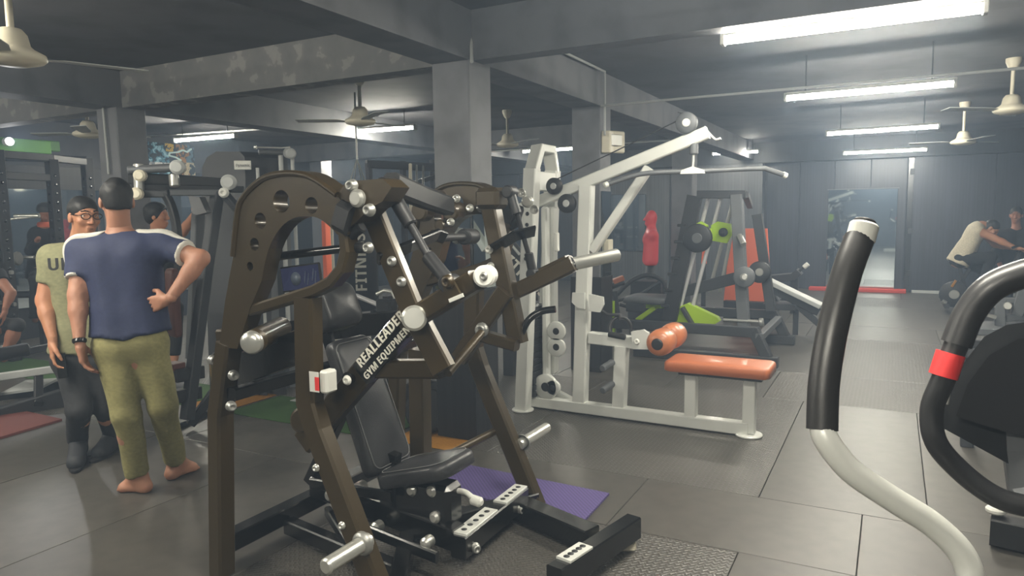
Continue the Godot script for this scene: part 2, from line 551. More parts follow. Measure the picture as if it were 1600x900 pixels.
func build_room() -> void:
	var fl := slab("floor", Vector3(LEFT - 0.2, -0.2, FAR - 0.2), Vector3(RIGHT + 0.2, -0.012, NEAR + 0.2), M.sub)
	var rng := RandomNumberGenerator.new()
	rng.seed = 7
	var rows := [NEAR, 2.4, 1.2, -0.9, -3.11, -3.78, -5.9, -6.95, -9.05, -10.1, -12.2, -13.4, FAR]
	var fixed := {3: [-0.55, -2.4], 4: [-1.17, -0.08], 5: [-0.57], 6: [-1.7], 7: [-0.6]}
	var n := 0
	for r in rows.size() - 1:
		var xs: Array = [LEFT]
		var want: Array = fixed.get(r, [])
		var x := LEFT
		while x < RIGHT - 1.5:
			x += rng.randf_range(1.0, 2.1)
			var near_fixed := false
			for w in want:
				if absf(x - w) < 0.75: near_fixed = true
			if not near_fixed and x < RIGHT - 0.5: xs.append(x)
		xs.append_array(want)
		xs.append(RIGHT)
		xs.sort()
		for k in xs.size() - 1:
			n += 1
			var ribbed: int = 4 if r == 5 and xs[k] < -0.6 or rng.randf() < 0.35 and r != 4 else 0
			if r == 4: ribbed = 0
			var lift := rng.randf_range(-0.0025, 0.0)
			piece("rubber_mat", Vector3(xs[k] + 0.0018, -0.012, rows[r + 1] + 0.0018), Vector3(xs[k + 1] - 0.0018, lift, rows[r] - 0.0018), M.mats[(n * 3 + r) % 4 + ribbed], fl, 0.002)
	# green and yellow strip along the row of columns
	var strip := [[-9.0, -6.6, "turf"], [-6.55, -5.95, "yellow"], [-5.9, -5.0, "turf"], [-4.98, -4.55, "yellow"], [-4.5, -2.98, "turf"], [-2.92, -2.35, "yellow"]]
	var base := thing("floor_strip", "green and yellow floor strip laid between the dark columns", "floor strip", Vector3(-5, 0, -4.05))
	for s in strip:
		piece("green_piece" if s[2] == "turf" else "yellow_piece", Vector3(s[0], 0.0, -4.24), Vector3(s[1], 0.006, -3.68), M[s[2]], base, 0.002)
	slab("ceiling", Vector3(LEFT - 0.2, CEIL, FAR - 0.2), Vector3(RIGHT + 0.2, CEIL + 0.2, NEAR + 0.2), M.ceiling)
	var wb := slab("wall_back", Vector3(LEFT - 0.2, -0.2, FAR - 0.2), Vector3(RIGHT + 0.2, CEIL, FAR), M.wall)
	slab("wall_left", Vector3(LEFT - 0.2, -0.2, FAR), Vector3(LEFT, CEIL, NEAR), M.wall)
	slab("wall_right", Vector3(RIGHT, -0.2, FAR), Vector3(RIGHT + 0.2, CEIL, NEAR), M.wall)
	slab("wall_front", Vector3(LEFT - 0.2, -0.2, NEAR), Vector3(RIGHT + 0.2, CEIL, NEAR + 0.2), M.wall)
	# panels on the far wall
	var px := -2.18
	var k := 0
	while px < 0.2:
		var w := minf(0.6, 0.2 - px)
		piece("panel", Vector3(px + 0.004, 0, FAR), Vector3(px + w - 0.004, 2.4, FAR + 0.03), M.panels[k % 3], wb)
		px += w
		k += 1
	for s in [[-5.5, -4.08, "panel_grey", 0.03], [-4.08, -3.5, "panel_dark", 0.02], [-3.5, -2.22, "panel_grey", 0.26], [-7.6, -5.5, "panel_dark", 0.03], [-9.7, -7.6, "panel_dark", 0.04]]:
		piece("panel", Vector3(s[0] + 0.004, 0, FAR), Vector3(s[1] - 0.004, 2.4, FAR + s[3]), M[s[2]], wb)
	slab("trim_1", Vector3(LEFT, 2.4, FAR), Vector3(RIGHT, CEIL, FAR + 0.28), M.panel_dark)
	slab("baseboard_back", Vector3(0.34, 0.0, FAR + 0.1), Vector3(RIGHT, 0.05, FAR + 0.13), M.lightgrey)
	var dr := slab("door_1", Vector3(0.3, 0.02, FAR + 0.05), Vector3(1.5, 2.4, FAR + 0.1), M.panels[0])
	for i in 2:
		piece("panel", Vector3(1.504 + i * 1.05, 0.02, FAR + 0.05), Vector3(2.546 + i * 1.05, 2.4, FAR + 0.1), M.panels[1 + i], dr)
	for h in [0.3, 1.05, 2.1]:
		piece("hinge", Vector3(0.24, h, FAR + 0.08), Vector3(0.31, h + 0.1, FAR + 0.12), M.black, dr, 0.004)
	piece("door_gap_strip", Vector3(0.21, 0, FAR), Vector3(0.3, 2.4, FAR + 0.04), M.gloss_black, wb)  # black strip painted for the shaded gap at the door edge
	# left wall boards
	k = 0
	var pz := -3.0
	while pz > FAR + 0.5:
		piece("panel", Vector3(LEFT, 0, pz - 1.19), Vector3(LEFT + 0.02, 2.2, pz), M.panel_dark if k % 3 else M.panels[1], get_node("wall_left"))
		pz -= 1.2
		k += 1
	# columns and the beams that they carry
	var cols := [[-2.67, -3.92], [-2.67, -6.2], [-2.67, -9.6], [-6.25, -3.92], [-6.25, -9.6], [-9.5, -9.9]]
	for c in cols:
		var st := ns()
		var wx := 0.28
		var mm: Material = M.column
		box(st, Vector3(c[0] + wx / 2, CEIL / 2, c[1] - 0.14), Vector3(wx, CEIL, 0.28), Basis.IDENTITY, 0.008)
		var o := struct("wall_column", st, mm)
		o.name = "trim_%d" % (cols.find(c) + 2)
	piece("dark_panel", Vector3(-2.685, 0, -4.215), Vector3(-2.375, 1.0, -3.905), M.panel_dark, get_node("trim_2"))  # added panel, its dark colour stands for a dark mirror reflection
	piece("dark_panel", Vector3(-2.685, 0, -6.495), Vector3(-2.375, 0.9, -6.185), M.panel_dark, get_node("trim_3"))
	var bn := 20
	for b in [[-2.67, -2.39, FAR, NEAR], [-6.25, -5.97, FAR, NEAR]]:
		slab("trim_%d" % bn, Vector3(b[0], SOFFIT, b[2]), Vector3(b[1], CEIL, b[3]), M.column)
		bn += 1
	for b in [[LEFT, -6.25, -3.98, -4.16, 0.0], [-5.97, -2.67, -3.98, -4.16, 0.0], [-2.39, RIGHT, -3.96, -4.1, 0.0], [LEFT, -2.67, -9.65, -9.83, 0.02], [LEFT, -2.67, 0.9, 0.7, 0.0]]:
		slab("trim_%d" % bn, Vector3(b[0], SOFFIT + b[4], b[3]), Vector3(b[1], CEIL, b[2]), M.peeled if bn in [22, 23] else M.column)
		bn += 1
	# mirrors
	var mt := thing("wall_mirror", "tall frameless mirror standing in the far panelled wall, equipment reflected in it", "mirror", Vector3(-0.51, 0, FAR + 0.05))
	piece("mirror_glass", Vector3(-1.08, 0.05, FAR + 0.03), Vector3(0.06, 1.86, FAR + 0.05), M.mirror, mt)
	piece("mirror_rim", Vector3(-1.1, 1.86, FAR + 0.03), Vector3(0.08, 1.875, FAR + 0.055), M.midgrey, mt)
	var rp := ns()
	box(rp, Vector3(-0.55, 0.03, FAR + 0.2), Vector3(1.6, 0.06, 0.22))
	solo("red_step", rp, mat(Color(0.72, 0.2, 0.14), 0.7), "low red step at the foot of the tall wall mirror", "step")
	var a := ns()
	box(a, Vector3(-5.0, 1.28, FAR + 0.06), Vector3(0.82, 1.2, 0.03))
	solo("wall_mirror", a, M.mirror, "square mirror on the far grey wall behind the red dummy", "mirror")
	a = ns()
	box(a, Vector3(-3.79, 1.2, FAR + 0.055), Vector3(0.5, 1.45, 0.04))
	solo("wall_mirror", a, M.mirror, "narrow upright mirror in the dark recess right of the red dummy", "mirror")
	a = ns()
	box(a, Vector3(-2.53, 1.32, -3.905), Vector3(0.28, 0.62, 0.012), Basis.IDENTITY, 0.002)
	solo("column_mirror", a, M.mirror, "mirror on the front face of the middle column", "mirror")
	a = ns()
	box(a, Vector3(-2.382, 1.32, -4.06), Vector3(0.012, 0.62, 0.28), Basis.IDENTITY, 0.002)
	solo("column_mirror", a, M.mirror, "mirror on the right side of the middle column", "mirror")
	a = ns()
	box(a, Vector3(-2.382, 1.3, -6.34), Vector3(0.012, 0.8, 0.24), Basis.IDENTITY, 0.002)
	solo("column_mirror", a, M.mirror, "mirror on the column that carries the emergency light", "mirror")
	for s in [[-6.1, -4.7, "mirror on the left wall nearest the power rack"], [-7.9, -6.3, "mirror on the left wall below the graffiti poster"], [-9.7, -8.1, "mirror on the left wall nearest the far corner"]]:
		a = ns()
		box(a, Vector3(LEFT + 0.03, 1.15, (s[0] + s[1]) / 2), Vector3(0.02, 1.5, s[1] - s[0]), Basis.IDENTITY, 0.002)
		solo("wall_mirror", a, M.mirror, s[2], "mirror")
	a = ns()
	box(a, Vector3(-8.2, 1.15, FAR + 0.06), Vector3(2.2, 1.5, 0.02), Basis.IDENTITY, 0.002)
	solo("wall_mirror", a, M.mirror, "wide mirror at the left end of the far wall", "mirror")
	build_poster()
	# conduits on the ceiling and down the columns
	conduit([Vector3(-2.41, 2.765, -3.344), Vector3(-2.435, 2.765, -4.03), Vector3(-2.357, 2.447, -3.905)], "conduit bending from the ceiling down to the middle column")
	conduit([Vector3(-2.34, 2.765, -4.4), Vector3(-2.34, 2.765, -6.19), Vector3(-2.34, 2.2, -6.19)], "conduit bending down to the emergency light")
	conduit([Vector3(-6.206, 2.541, -3.9), Vector3(-6.115, 2.534, -3.9), Vector3(-6.1, 1.899, -3.9)], "pale conduit running down the left column")
	conduit([Vector3(-2.36, 2.46, -6.15), Vector3(2.6, 2.46, -6.15)], "long pale conduit crossing the ceiling behind the second tube")
	conduit([Vector3(-5.9, 2.46, -9.6), Vector3(-2.7, 2.46, -9.6)], "pale conduit above the far small fan")
	conduit([Vector3(-7.282, 2.76, -5.467), Vector3(-7.463, 2.76, -6.834)], "pale conduit on the ceiling behind the peeling beam")
	conduit([Vector3(-9.31, 2.66, -6.552), Vector3(-6.795, 2.66, -6.959)], "thin conduit above the left tube light")

func conduit(path: Array, label: String) -> void:
	var st := ns()
	tube(st, path, 0.011, 10)
	solo("conduit", st, M.lightgrey, label, "conduit")

func build_poster() -> void:
	var im := Image.create(256, 192, false, Image.FORMAT_RGB8)
	var n1 := noise(0.022, 12, 4); var n2 := noise(0.03, 40, 3)
	for y in 192:
		for x in 256:
			var a := n1.get_noise_2d(x, y); var b := n2.get_noise_2d(x * 1.3, y)
			var c := Color(0.13, 0.17, 0.2)
			if x < 110 and a > -0.05: c = Color(0.30, 0.50, 0.58)
			if x < 110 and a > 0.22: c = Color(0.62, 0.78, 0.82)
			if x > 150 and x < 225 and b > -0.1: c = Color(0.62, 0.42, 0.2)
			if x > 90 and x < 140 and y < 50 and b > -0.2: c = Color(0.82, 0.68, 0.3)
			if x > 205 and a > 0.05: c = Color(0.34, 0.45, 0.5)
			if y > 120 and y < 160 and x < 130: c = Color(0.8, 0.8, 0.78) if a > -0.25 else Color(0.45, 0.47, 0.5)
			if y > 110 and x > 120 and a > 0.1: c = Color(0.72, 0.66, 0.52)
			var k := 1.0 + 0.25 * n1.get_noise_2d(x * 5.0, y * 5.0)
			im.set_pixel(x, y, Color(c.r * k, c.g * k, c.b * k))
	# the pale painted squiggle
	var pts := [Vector2(240, 22), Vector2(215, 44), Vector2(190, 34), Vector2(160, 50), Vector2(115, 58), Vector2(110, 75), Vector2(150, 84), Vector2(175, 100), Vector2(172, 124), Vector2(130, 130)]
	for i in pts.size() - 1:
		for s in 40:
			var p: Vector2 = pts[i].lerp(pts[i + 1], s / 40.0)
			im.fill_rect(Rect2i(int(p.x) - 4, int(p.y) - 4, 9, 9), Color(0.82, 0.92, 0.9))
	var m := mat(Color.WHITE, 0.6)
	m.albedo_texture = ImageTexture.create_from_image(im)
	var t := thing("poster", "graffiti style poster in blue and ochre on the left wall", "poster", Vector3(LEFT + 0.02, 2.42, -7.2))
	var st := ns()
	box(st, Vector3(LEFT + 0.012, 2.4, -7.2), Vector3(0.02, 0.46, 0.78), Basis.IDENTITY, 0.002)
	part("backing", st, M.black, t)
	var q := MeshInstance3D.new()
	var pm := PlaneMesh.new()
	pm.size = Vector2(0.78, 0.46)
	pm.orientation = PlaneMesh.FACE_Z
	q.mesh = pm
	q.material_override = m
	q.name = "print"
	t.add_child(q)
	q.rotation.y = PI / 2
	q.position = Vector3(0.006, -0.02, 0)

# ---------------------------------------------------------------- the big bronze plate-loaded press in front
const HN := -1.93   # near frame
const HF := -3.11   # far frame
const HM := -2.52   # seat line

func flip(v: Vector3, far: bool) -> Vector3:
	return Vector3(v.x, v.y, HN + HF - v.z) if far else v

func flips(a: Array, far: bool) -> Array:
	var o := []
	for v in a: o.append(flip(v, far))
	return o

func arch(t: Node3D, pts: Array, holes: Array, z: float, mm: Material) -> void:
	var c := CSGPolygon3D.new()
	c.name = "arch_plate"
	var poly := PackedVector2Array()
	for p in pts: poly.append(Vector2(p.x, p.y))
	c.polygon = poly
	c.depth = 0.07
	c.material = mm
	t.add_child(c, true)
	c.position = Vector3(-t.position.x, -t.position.y, z - t.position.z)
	for h in holes:
		var k := CSGCylinder3D.new()
		k.name = "drilled_hole"
		k.operation = CSGShape3D.OPERATION_SUBTRACTION
		k.radius = h[1]
		k.height = 0.3
		k.sides = 28
		k.material = mm
		c.add_child(k, true)
		k.rotation.x = PI / 2
		k.position = Vector3(h[0].x, h[0].y, -0.03)

func build_hero() -> void:
	var t := thing("chest_press_machine", "large bronze and gloss black plate-loaded press with arched frame, black seat and lettered arm", "gym machine", Vector3(-1.9, 0, HM))
	var Z := Vector3(0, 0, 1)
	var st: SurfaceTool
	# arched side plates
	var outline := [Vector3(-2.336, 0.992, -1.9), Vector3(-2.288, 1.176, -1.9), Vector3(-2.228, 1.354, -1.9), Vector3(-2.19, 1.525, -1.9), Vector3(-2.155, 1.577, -1.9), Vector3(-2.102, 1.616, -1.9), Vector3(-2.033, 1.647, -1.9), Vector3(-1.952, 1.657, -1.9), Vector3(-1.862, 1.652, -1.9), Vector3(-1.8, 1.634, -1.9), Vector3(-1.739, 1.601, -1.9), Vector3(-1.697, 1.575, -1.9), Vector3(-1.646, 1.506, -1.9), Vector3(-1.655, 1.438, -1.9), Vector3(-1.695, 1.434, -1.9), Vector3(-1.726, 1.458, -1.9), Vector3(-1.775, 1.49, -1.9), Vector3(-1.828, 1.502, -1.9), Vector3(-1.906, 1.496, -1.9), Vector3(-1.975, 1.459, -1.9), Vector3(-2.038, 1.383, -1.9), Vector3(-2.083, 1.263, -1.9), Vector3(-2.152, 1.155, -1.9), Vector3(-2.235, 0.992, -1.9)]
	var rim_line := curve(outline.slice(2, 12), 3)
	outline = outline.slice(0, 2) + curve(outline.slice(2, 13), 3) + curve(outline.slice(13, 22), 3) + outline.slice(22)
	outline.reverse()
	var holes := [[Vector3(-1.962, 1.557, -1.9), 0.041], [Vector3(-1.817, 1.54, -1.9), 0.03], [Vector3(-2.074, 1.488, -1.9), 0.03], [Vector3(-2.111, 1.4, -1.9), 0.024], [Vector3(-2.14, 1.317, -1.9), 0.017]]
	arch(t, outline, holes, -1.895, M.bronze)
	arch(t, outline, holes, HN + HF + 1.895 + 0.07, M.bronze)
	for far in [false, true]:
		# raised rim that follows the outside of the arch
		st = ns()
		var rim := []
		for p in rim_line: rim.append(flip(Vector3(p.x, p.y, HN), far))
		sweep(st, rim, rrect(0.022, 0.096, 0.008), Z)
		part("arch_rim", st, M.bronze, t)
		st = ns()
		beams(st, flips([Vector3(-2.319, 1.006, -1.93), Vector3(-2.392, 0.709, -1.93), Vector3(-2.44, 0.01, HN)], far), 0.075, 0.085, Z, 0.01)
		part("rear_leg", st, M.bronze, t)
		st = ns()
		beams(st, flips([Vector3(-2.23, 1.129, -1.93), Vector3(-2.021, 1.184, -1.93), Vector3(-1.835, 1.235, -1.93), Vector3(-1.757, 1.268, -1.93), Vector3(-1.705, 1.315, -1.93), Vector3(-1.681, 1.379, -1.93), Vector3(-1.689, 1.462, -1.93)], far), 0.066, 0.042, Vector3.UP, 0.008)
		part("loop_bar", st, M.bronze, t)
		st = ns()
		beams(st, flips([Vector3(-1.887, 1.207, -1.93), Vector3(-1.9, 0.811, -1.93), Vector3(-1.865, 0.708, -1.93), Vector3(-1.545, 0.02, HN)], far), 0.092, 0.07, Z, 0.01)
		var leg := part("front_leg", st, M.bronze, t)
		st = ns()
		var hb := flip(Vector3(-1.639, 0.329, -1.93), far)
		var out: Vector3 = Vector3(0, 0, -1 if far else 1)
		rod(st, hb, hb + out * (0.33 if far else 0.23), 0.0285, 20, 0.25)
		part("storage_horn", st, M.chrome, t)
		st = ns()
		lathe(st, hb + out * 0.03, out, [[0.044, 0], [0.044, 0.012], [0.038, 0.02], [0.03, 0.025], [0, 0.025]], 20)
		part("horn_flange", st, M.steel, t)
		for q in [Vector3(-1.847, 0.577, -1.93), Vector3(-1.733, 0.378, -1.93)]:
			bolt(t, flip(q, far) + out * 0.034, out, 0.012)
	# hub brackets with the pivots of the two press arms
	for far in [false, true]:
		var out := Vector3(0, 0, -1 if far else 1)
		if not far:
			st = ns()
			plate(st, flips([Vector3(-1.728, 1.545, -1.95), Vector3(-1.658, 1.619, -1.95), Vector3(-1.502, 1.623, -1.95), Vector3(-1.465, 1.594, -1.95), Vector3(-1.505, 1.548, -1.95), Vector3(-1.561, 1.525, -1.95), Vector3(-1.621, 1.479, -1.95), Vector3(-1.689, 1.441, -1.95)], far), Vector3(0, 0, 0.1))
			part("pivot_bracket", st, M.bronze, t)
		st = ns()
		beam(st, flip(Vector3(-1.695, 1.507, -1.92), far), flip(Vector3(-1.639, 1.484, -1.92), far), 0.11, 0.1, Z, 0.02)
		part("pivot_clamp", st, M.black, t)
		st = ns()
		rod(st, flip(Vector3(-1.598, 1.56, -1.9), far), flip(Vector3(-1.598, 1.56, -1.9), far) + out * 0.03, 0.031, 24, 0.3)
		part("pivot_cap", st, M.chrome, t)
		for q in [Vector3(-1.627, 1.604, -1.9), Vector3(-1.556, 1.52, -1.9)]:
			bolt(t, flip(q, far), out, 0.018, M.steel, 0.025)
		st = ns()
		rod(st, flip(Vector3(-1.681, 1.433, -1.93), far), flip(Vector3(-1.62, 1.466, -1.93), far), 0.022, 12)
		rod(st, flip(Vector3(-1.695, 1.389, -1.95), far), flip(Vector3(-1.623, 1.39, -1.95), far), 0.02, 12)
		part("rubber_stop", st, M.rubber, t)
	bolt(t, Vector3(-1.584, 1.392, -1.92), Z, 0.016, M.steel, 0.02)
	# near press arm
	st = ns()
	beam(st, Vector3(-1.643, 1.512, -2.02), Vector3(-1.468, 1.14, -2.02), 0.085, 0.04, Z, 0.006)
	beam(st, Vector3(-1.481, 1.167, -2.02), Vector3(-1.355, 0.965, -2.02), 0.088, 0.04, Z, 0.006)
	part("press_arm", st, M.bronze, t)
	for q in [Vector3(-1.547, 1.341, -1.998), Vector3(-1.508, 1.27, -1.998)]: bolt(t, q, Z, 0.015, M.steel, 0.016)
	st = ns()
	beam(st, Vector3(-1.526, 1.125, -2.06), Vector3(-2.059, 0.597, -2.06), 0.1, 0.06, Z, 0.008)
	var diag := part("lettered_brace", st, M.bronze, t)
	st = ns()
	beam(st, Vector3(-1.546, 1.098, -2.04), Vector3(-1.731, 0.912, -2.04), 0.094, 0.046, Z, 0.004)
	part("name_plate", st, M.gloss_black, t)
	var dx: Vector3 = Vector3(-1.508, 1.128, -2.01) - Vector3(-1.698, 0.943, -2.01)
	var dy := Vector3(0, 0, 1).cross(dx)
	words("REALLEADER", 0.037, Vector3(-1.626, 1.053, -2.013), dx, dy, M.letter, t)
	words("GYM EQUIPMENT", 0.028, Vector3(-1.592, 1.013, -2.013), dx, dy, M.letter, t)
	st = ns()
	beam(st, Vector3(-1.695, 0.931, -2.06), Vector3(-1.392, 0.958, -2.06), 0.06, 0.066, Vector3.UP, 0.008)
	part("lower_link", st, M.bronze, t)
	st = ns()
	rod(st, Vector3(-1.782, 0.889, -2.03), Vector3(-1.782, 0.889, -2.03) + Vector3(0.02, 0.02, 0.05), 0.019, 16)
	part("pivot_pin", st, M.gloss_black, t)
	bolt(t, Vector3(-1.748, 0.901, -1.97), Z, 0.015, M.white, 0.012)
	# swing lever with polished end cap
	st = ns()
	beam(st, Vector3(-1.467, 1.141, -2), Vector3(-1.204, 1.286, -2), 0.07, 0.066, Z, 0.008)
	part("swing_lever", st, M.bronze, t)
	st = ns()
	plate(st, [Vector3(-1.304, 1.298, -1.95), Vector3(-1.276, 1.307, -1.95), Vector3(-1.231, 1.237, -1.95), Vector3(-1.246, 1.22, -1.95), Vector3(-1.294, 1.207, -1.95)], Vector3(0, 0, 0.012))
	part("lever_lug", st, M.bronze, t)
	bolt(t, Vector3(-1.275, 1.283, -1.94), Z, 0.019, M.bronze, 0.02)
	st = ns()
	beam(st, Vector3(-1.276, 1.219, -1.942), Vector3(-1.221, 1.241, -1.942), 0.013, 0.004, Z, 0.0005)
	part("warning_label", st, M.white, t)
	st = ns()
	rod(st, Vector3(-1.512, 1.132, -2.08), Vector3(-1.418, 1.154, -1.94), 0.044, 28, 0.2)
	part("lever_cap", st, M.chrome, t)
	st = ns()
	rod(st, Vector3(-1.197, 1.296, -2.06), Vector3(-1.153, 1.302, -1.96), 0.036, 24, 0.2)
	part("lever_roller", st, M.white, t)
	bolt(t, Vector3(-1.153, 1.302, -1.96), Z, 0.012, M.steel, 0.008)
	# near linkage strut
	strut(t, Vector3(-1.574, 1.601, -2.02), Vector3(-1.479, 1.466, -2.02), Vector3(-1.412, 1.36, -2.02), Vector3(-1.303, 1.273, -1.99), 0.026)
	# far press arm, lever, weight horn and strut
	st = ns()
	box(st, Vector3(-1.685, 1.575, -2.95), Vector3(0.13, 0.1, 0.12), Basis.IDENTITY, 0.02)
	part("pivot_bracket", st, M.bronze, t)
	st = ns()
	beam(st, Vector3(-1.693, 1.551, -2.95), Vector3(-1.551, 0.889, -2.95), 0.08, 0.075, Z, 0.008)
	part("press_arm", st, M.bronze, t)
	st = ns()
	beams(st, [Vector3(-1.637, 1.107, -3), Vector3(-1.487, 1.178, -3.02), Vector3(-1.308, 1.269, -3.05)], 0.07, 0.075, Vector3.UP, 0.008)
	part("swing_lever", st, M.bronze, t)
	st = ns()
	beam(st, Vector3(-1.456, 1.202, -3.04), Vector3(-1.326, 1.264, -3.06), 0.085, 0.088, Vector3.UP, 0.008)
	part("lever_sleeve", st, M.bronze, t)
	st = ns()
	rod(st, Vector3(-1.334, 1.259, -3.05), Vector3(-1.181, 1.295, -3.3), 0.031, 24, 0.2)
	part("weight_horn", st, M.chrome, t)
	st = ns()
	rod(st, Vector3(-1.347, 1.253, -3.05), Vector3(-1.328, 1.263, -3.08), 0.042, 20)
	part("horn_collar", st, M.black, t)
	strut(t, Vector3(-1.585, 1.603, -2.95), Vector3(-1.549, 1.498, -2.95), Vector3(-1.517, 1.316, -3), Vector3(-1.504, 1.215, -3.02), 0.023)
	# braces and grips of the far arm
	st = ns()
	beam(st, Vector3(-1.589, 1.141, -2.9), Vector3(-1.853, 0.798, -2.9), 0.085, 0.05, Z, 0.008)
	beam(st, Vector3(-1.733, 0.924, -2.9), Vector3(-1.532, 0.887, -2.9), 0.055, 0.06, Z, 0.008)
	part("arm_brace", st, M.bronze, t)
	st = ns()
	tube(st, curve([Vector3(-1.537, 0.93, -2.95), Vector3(-1.505, 1, -2.97), Vector3(-1.456, 1.038, -3), Vector3(-1.388, 1.051, -3.02)]), 0.017, 12)
	part("hand_grip", st, M.gloss_black, t)
	st = ns()
	tube(st, [Vector3(-1.359, 0.947, -2.05), Vector3(-1.369, 1.051, -2.3)], 0.016, 12)
	part("hand_grip", st, M.bronze, t)
	bolt(t, Vector3(-1.695, 0.958, -2.86), Z, 0.028, M.steel, 0.03)
	# flat step plates and the cross bar between the arms
	st = ns()
	sweep(st, [Vector3(-1.611, 1.347, -2), Vector3(-1.56, 1.387, -2.12), Vector3(-1.56, 1.423, -2.3), Vector3(-1.554, 1.412, -2.34)], rrect(0.02, 0.05, 0.004), Vector3(0, 0.35, 1))
	part("cross_plate", st, M.gloss_black, t)
	st = ns()
	sweep(st, [Vector3(-1.647, 1.341, -2.9), Vector3(-1.545, 1.4, -2.92), Vector3(-1.472, 1.42, -2.98)], rrect(0.014, 0.09, 0.004), Vector3(0, 0.35, 1))
	part("cross_plate", st, M.gloss_black, t)
	st = ns()
	rod(st, Vector3(-1.569, 1.411, -2.3), Vector3(-1.677, 1.402, -2.7), 0.016, 12)
	rod(st, Vector3(-1.666, 1.403, -2.66), Vector3(-1.698, 1.401, -2.8), 0.036, 16)
	part("cross_bar", st, M.black, t)
	st = ns()
	beams(st, [Vector3(-1.58, 1.611, -2.05), Vector3(-1.695, 1.574, -2.4), Vector3(-1.801, 1.54, -2.75)], 0.06, 0.085, Vector3.UP, 0.012)
	part("top_cross_tube", st, M.black, t)
	# inner black web of the far arch
	st = ns()
	for q in [[Vector3(-2.09, 1.52, -3), 0.05], [Vector3(-2.002, 1.589, -3), 0.035], [Vector3(-1.905, 1.518, -3), 0.05], [Vector3(-1.968, 1.448, -3), 0.03]]:
		rod(st, q[0], q[0] + Vector3(0, 0, 0.08), q[1], 16)
	part("far_knuckle", st, M.bronze, t)
	for q in [Vector3(-1.86, 1.579, -2.92), Vector3(-1.934, 1.583, -2.92), Vector3(-1.896, 1.465, -2.92), Vector3(-1.785, 1.531, -2.92), Vector3(-1.672, 1.335, -2.9), Vector3(-1.666, 1.256, -2.9)]:
		bolt(t, q, Z, 0.016, M.chrome, 0.02)
	# polished rear cap and its bracket
	st = ns()
	rod(st, Vector3(-2.073, 1.044, -1.84), Vector3(-2.226, 1.046, -2.12), 0.0445, 28, 0.25)
	part("rear_hub", st, M.bronze, t)
	st = ns()
	lathe(st, Vector3(-2.096, 1.039, -1.86), Vector3(-2.073, 1.044, -1.84) - Vector3(-2.226, 1.046, -2.12), [[0.044, 0], [0.044, 0.03], [0.036, 0.042], [0.02, 0.047], [0, 0.048]], 28)
	part("rear_cap", st, M.chrome, t)
	st = ns()
	beam(st, Vector3(-2.391, 1.016, -1.95), Vector3(-2.234, 1.026, -1.99), 0.06, 0.075, Vector3.UP, 0.008)
	part("hub_bracket", st, M.bronze, t)
	# curved rear guard
	st = ns()
	sweep(st, curve([Vector3(-1.963, 1.015, -1.96), Vector3(-2.201, 0.934, -2.02), Vector3(-2.461, 0.854, -2.08), Vector3(-2.775, 0.797, -2.2), Vector3(-2.74, 0.9, -2.35), Vector3(-2.8, 0.9, HM), Vector3(-2.74, 0.9, -2.7), Vector3(-2.5, 0.92, -2.9), Vector3(-2.2, 0.95, -3.0)], 4), rrect(0.014, 0.13, 0.004), Vector3.UP)
	part("rear_guard", st, M.gloss_black, t)
	for q in [Vector3(-2.272, 0.884, -1.9), Vector3(-2.296, 0.757, -1.9), Vector3(-2.423, 0.927, -1.93)]:
		bolt(t, q, Vector3(0.9, 0, 0.4), 0.017, M.steel, 0.03)
	# bars inside the loop
	st = ns()
	rod(st, Vector3(-2.141, 1.345, -2), Vector3(-1.759, 1.385, -2.02), 0.016, 12)
	part("loop_cross_rod", st, M.gloss_black, t)
	# base
	st = ns()
	beam(st, Vector3(-2.5, 0.1, HN - 0.03), Vector3(-2.5, 0.1, HF + 0.03), 0.08, 0.08)
	part("rear_cross_beam", st, M.gloss_black, t)
	st = ns()
	beam(st, Vector3(-2.46, 0.19, HM), Vector3(-1.6, 0.12, HM + 0.06), 0.09, 0.1)
	part("spine_beam", st, M.gloss_black, t)
	st = ns()
	beam(st, Vector3(-1.9, 0.06, HM), Vector3(-1.55, 0.06, HN), 0.07, 0.08)
	beam(st, Vector3(-1.9, 0.06, HM), Vector3(-1.55, 0.06, HF), 0.07, 0.08)
	beam(st, Vector3(-2.45, 0.06, HM - 0.12), Vector3(-1.7, 0.05, HM - 0.3), 0.06, 0.07)
	beam(st, Vector3(-2.45, 0.06, HM + 0.2), Vector3(-1.75, 0.05, HM + 0.3), 0.06, 0.07)
	part("floor_brace", st, M.gloss_black, t)
	# front stretcher and the two rows of slotted foot rests
	st = ns()
	beam(st, Vector3(-1.624, 0.06, -2.997), Vector3(-1.128, 0.06, -2.822), 0.1, 0.1)
	part("front_stretcher", st, M.gloss_black, t)
	for b in [[Vector3(-1.57, 0.1, -2.415), Vector3(-1.584, 0.1, -3.025), [[0.02, 0.48], [0.62, 0.99]]], [Vector3(-1.099, 0.1, -2.361), Vector3(-0.976, 0.1, -2.944), [[0.1, 0.36]]]]:
		st = ns()
		beam(st, b[0], b[1], 0.075, 0.1)
		var bar := part("foot_bar", st, M.gloss_black, t)
		for s in b[2]:
			var a: Vector3 = b[0].lerp(b[1], s[0]) + Vector3(0, 0.054, 0); var e: Vector3 = b[0].lerp(b[1], s[1]) + Vector3(0, 0.054, 0)
			st = ns()
			beam(st, a, e, 0.07, 0.012, Vector3.UP, 0.002)
			part("slotted_plate", st, M.silver, bar)
			for k in 5:
				st = ns()
				lathe(st, a.lerp(e, 0.14 + 0.18 * k) + Vector3(0, 0.0062, 0), Vector3.UP, [[0.013, -0.002], [0.013, 0.0008], [0, 0.0008]], 12)
				part("slot", st, M.black, bar)
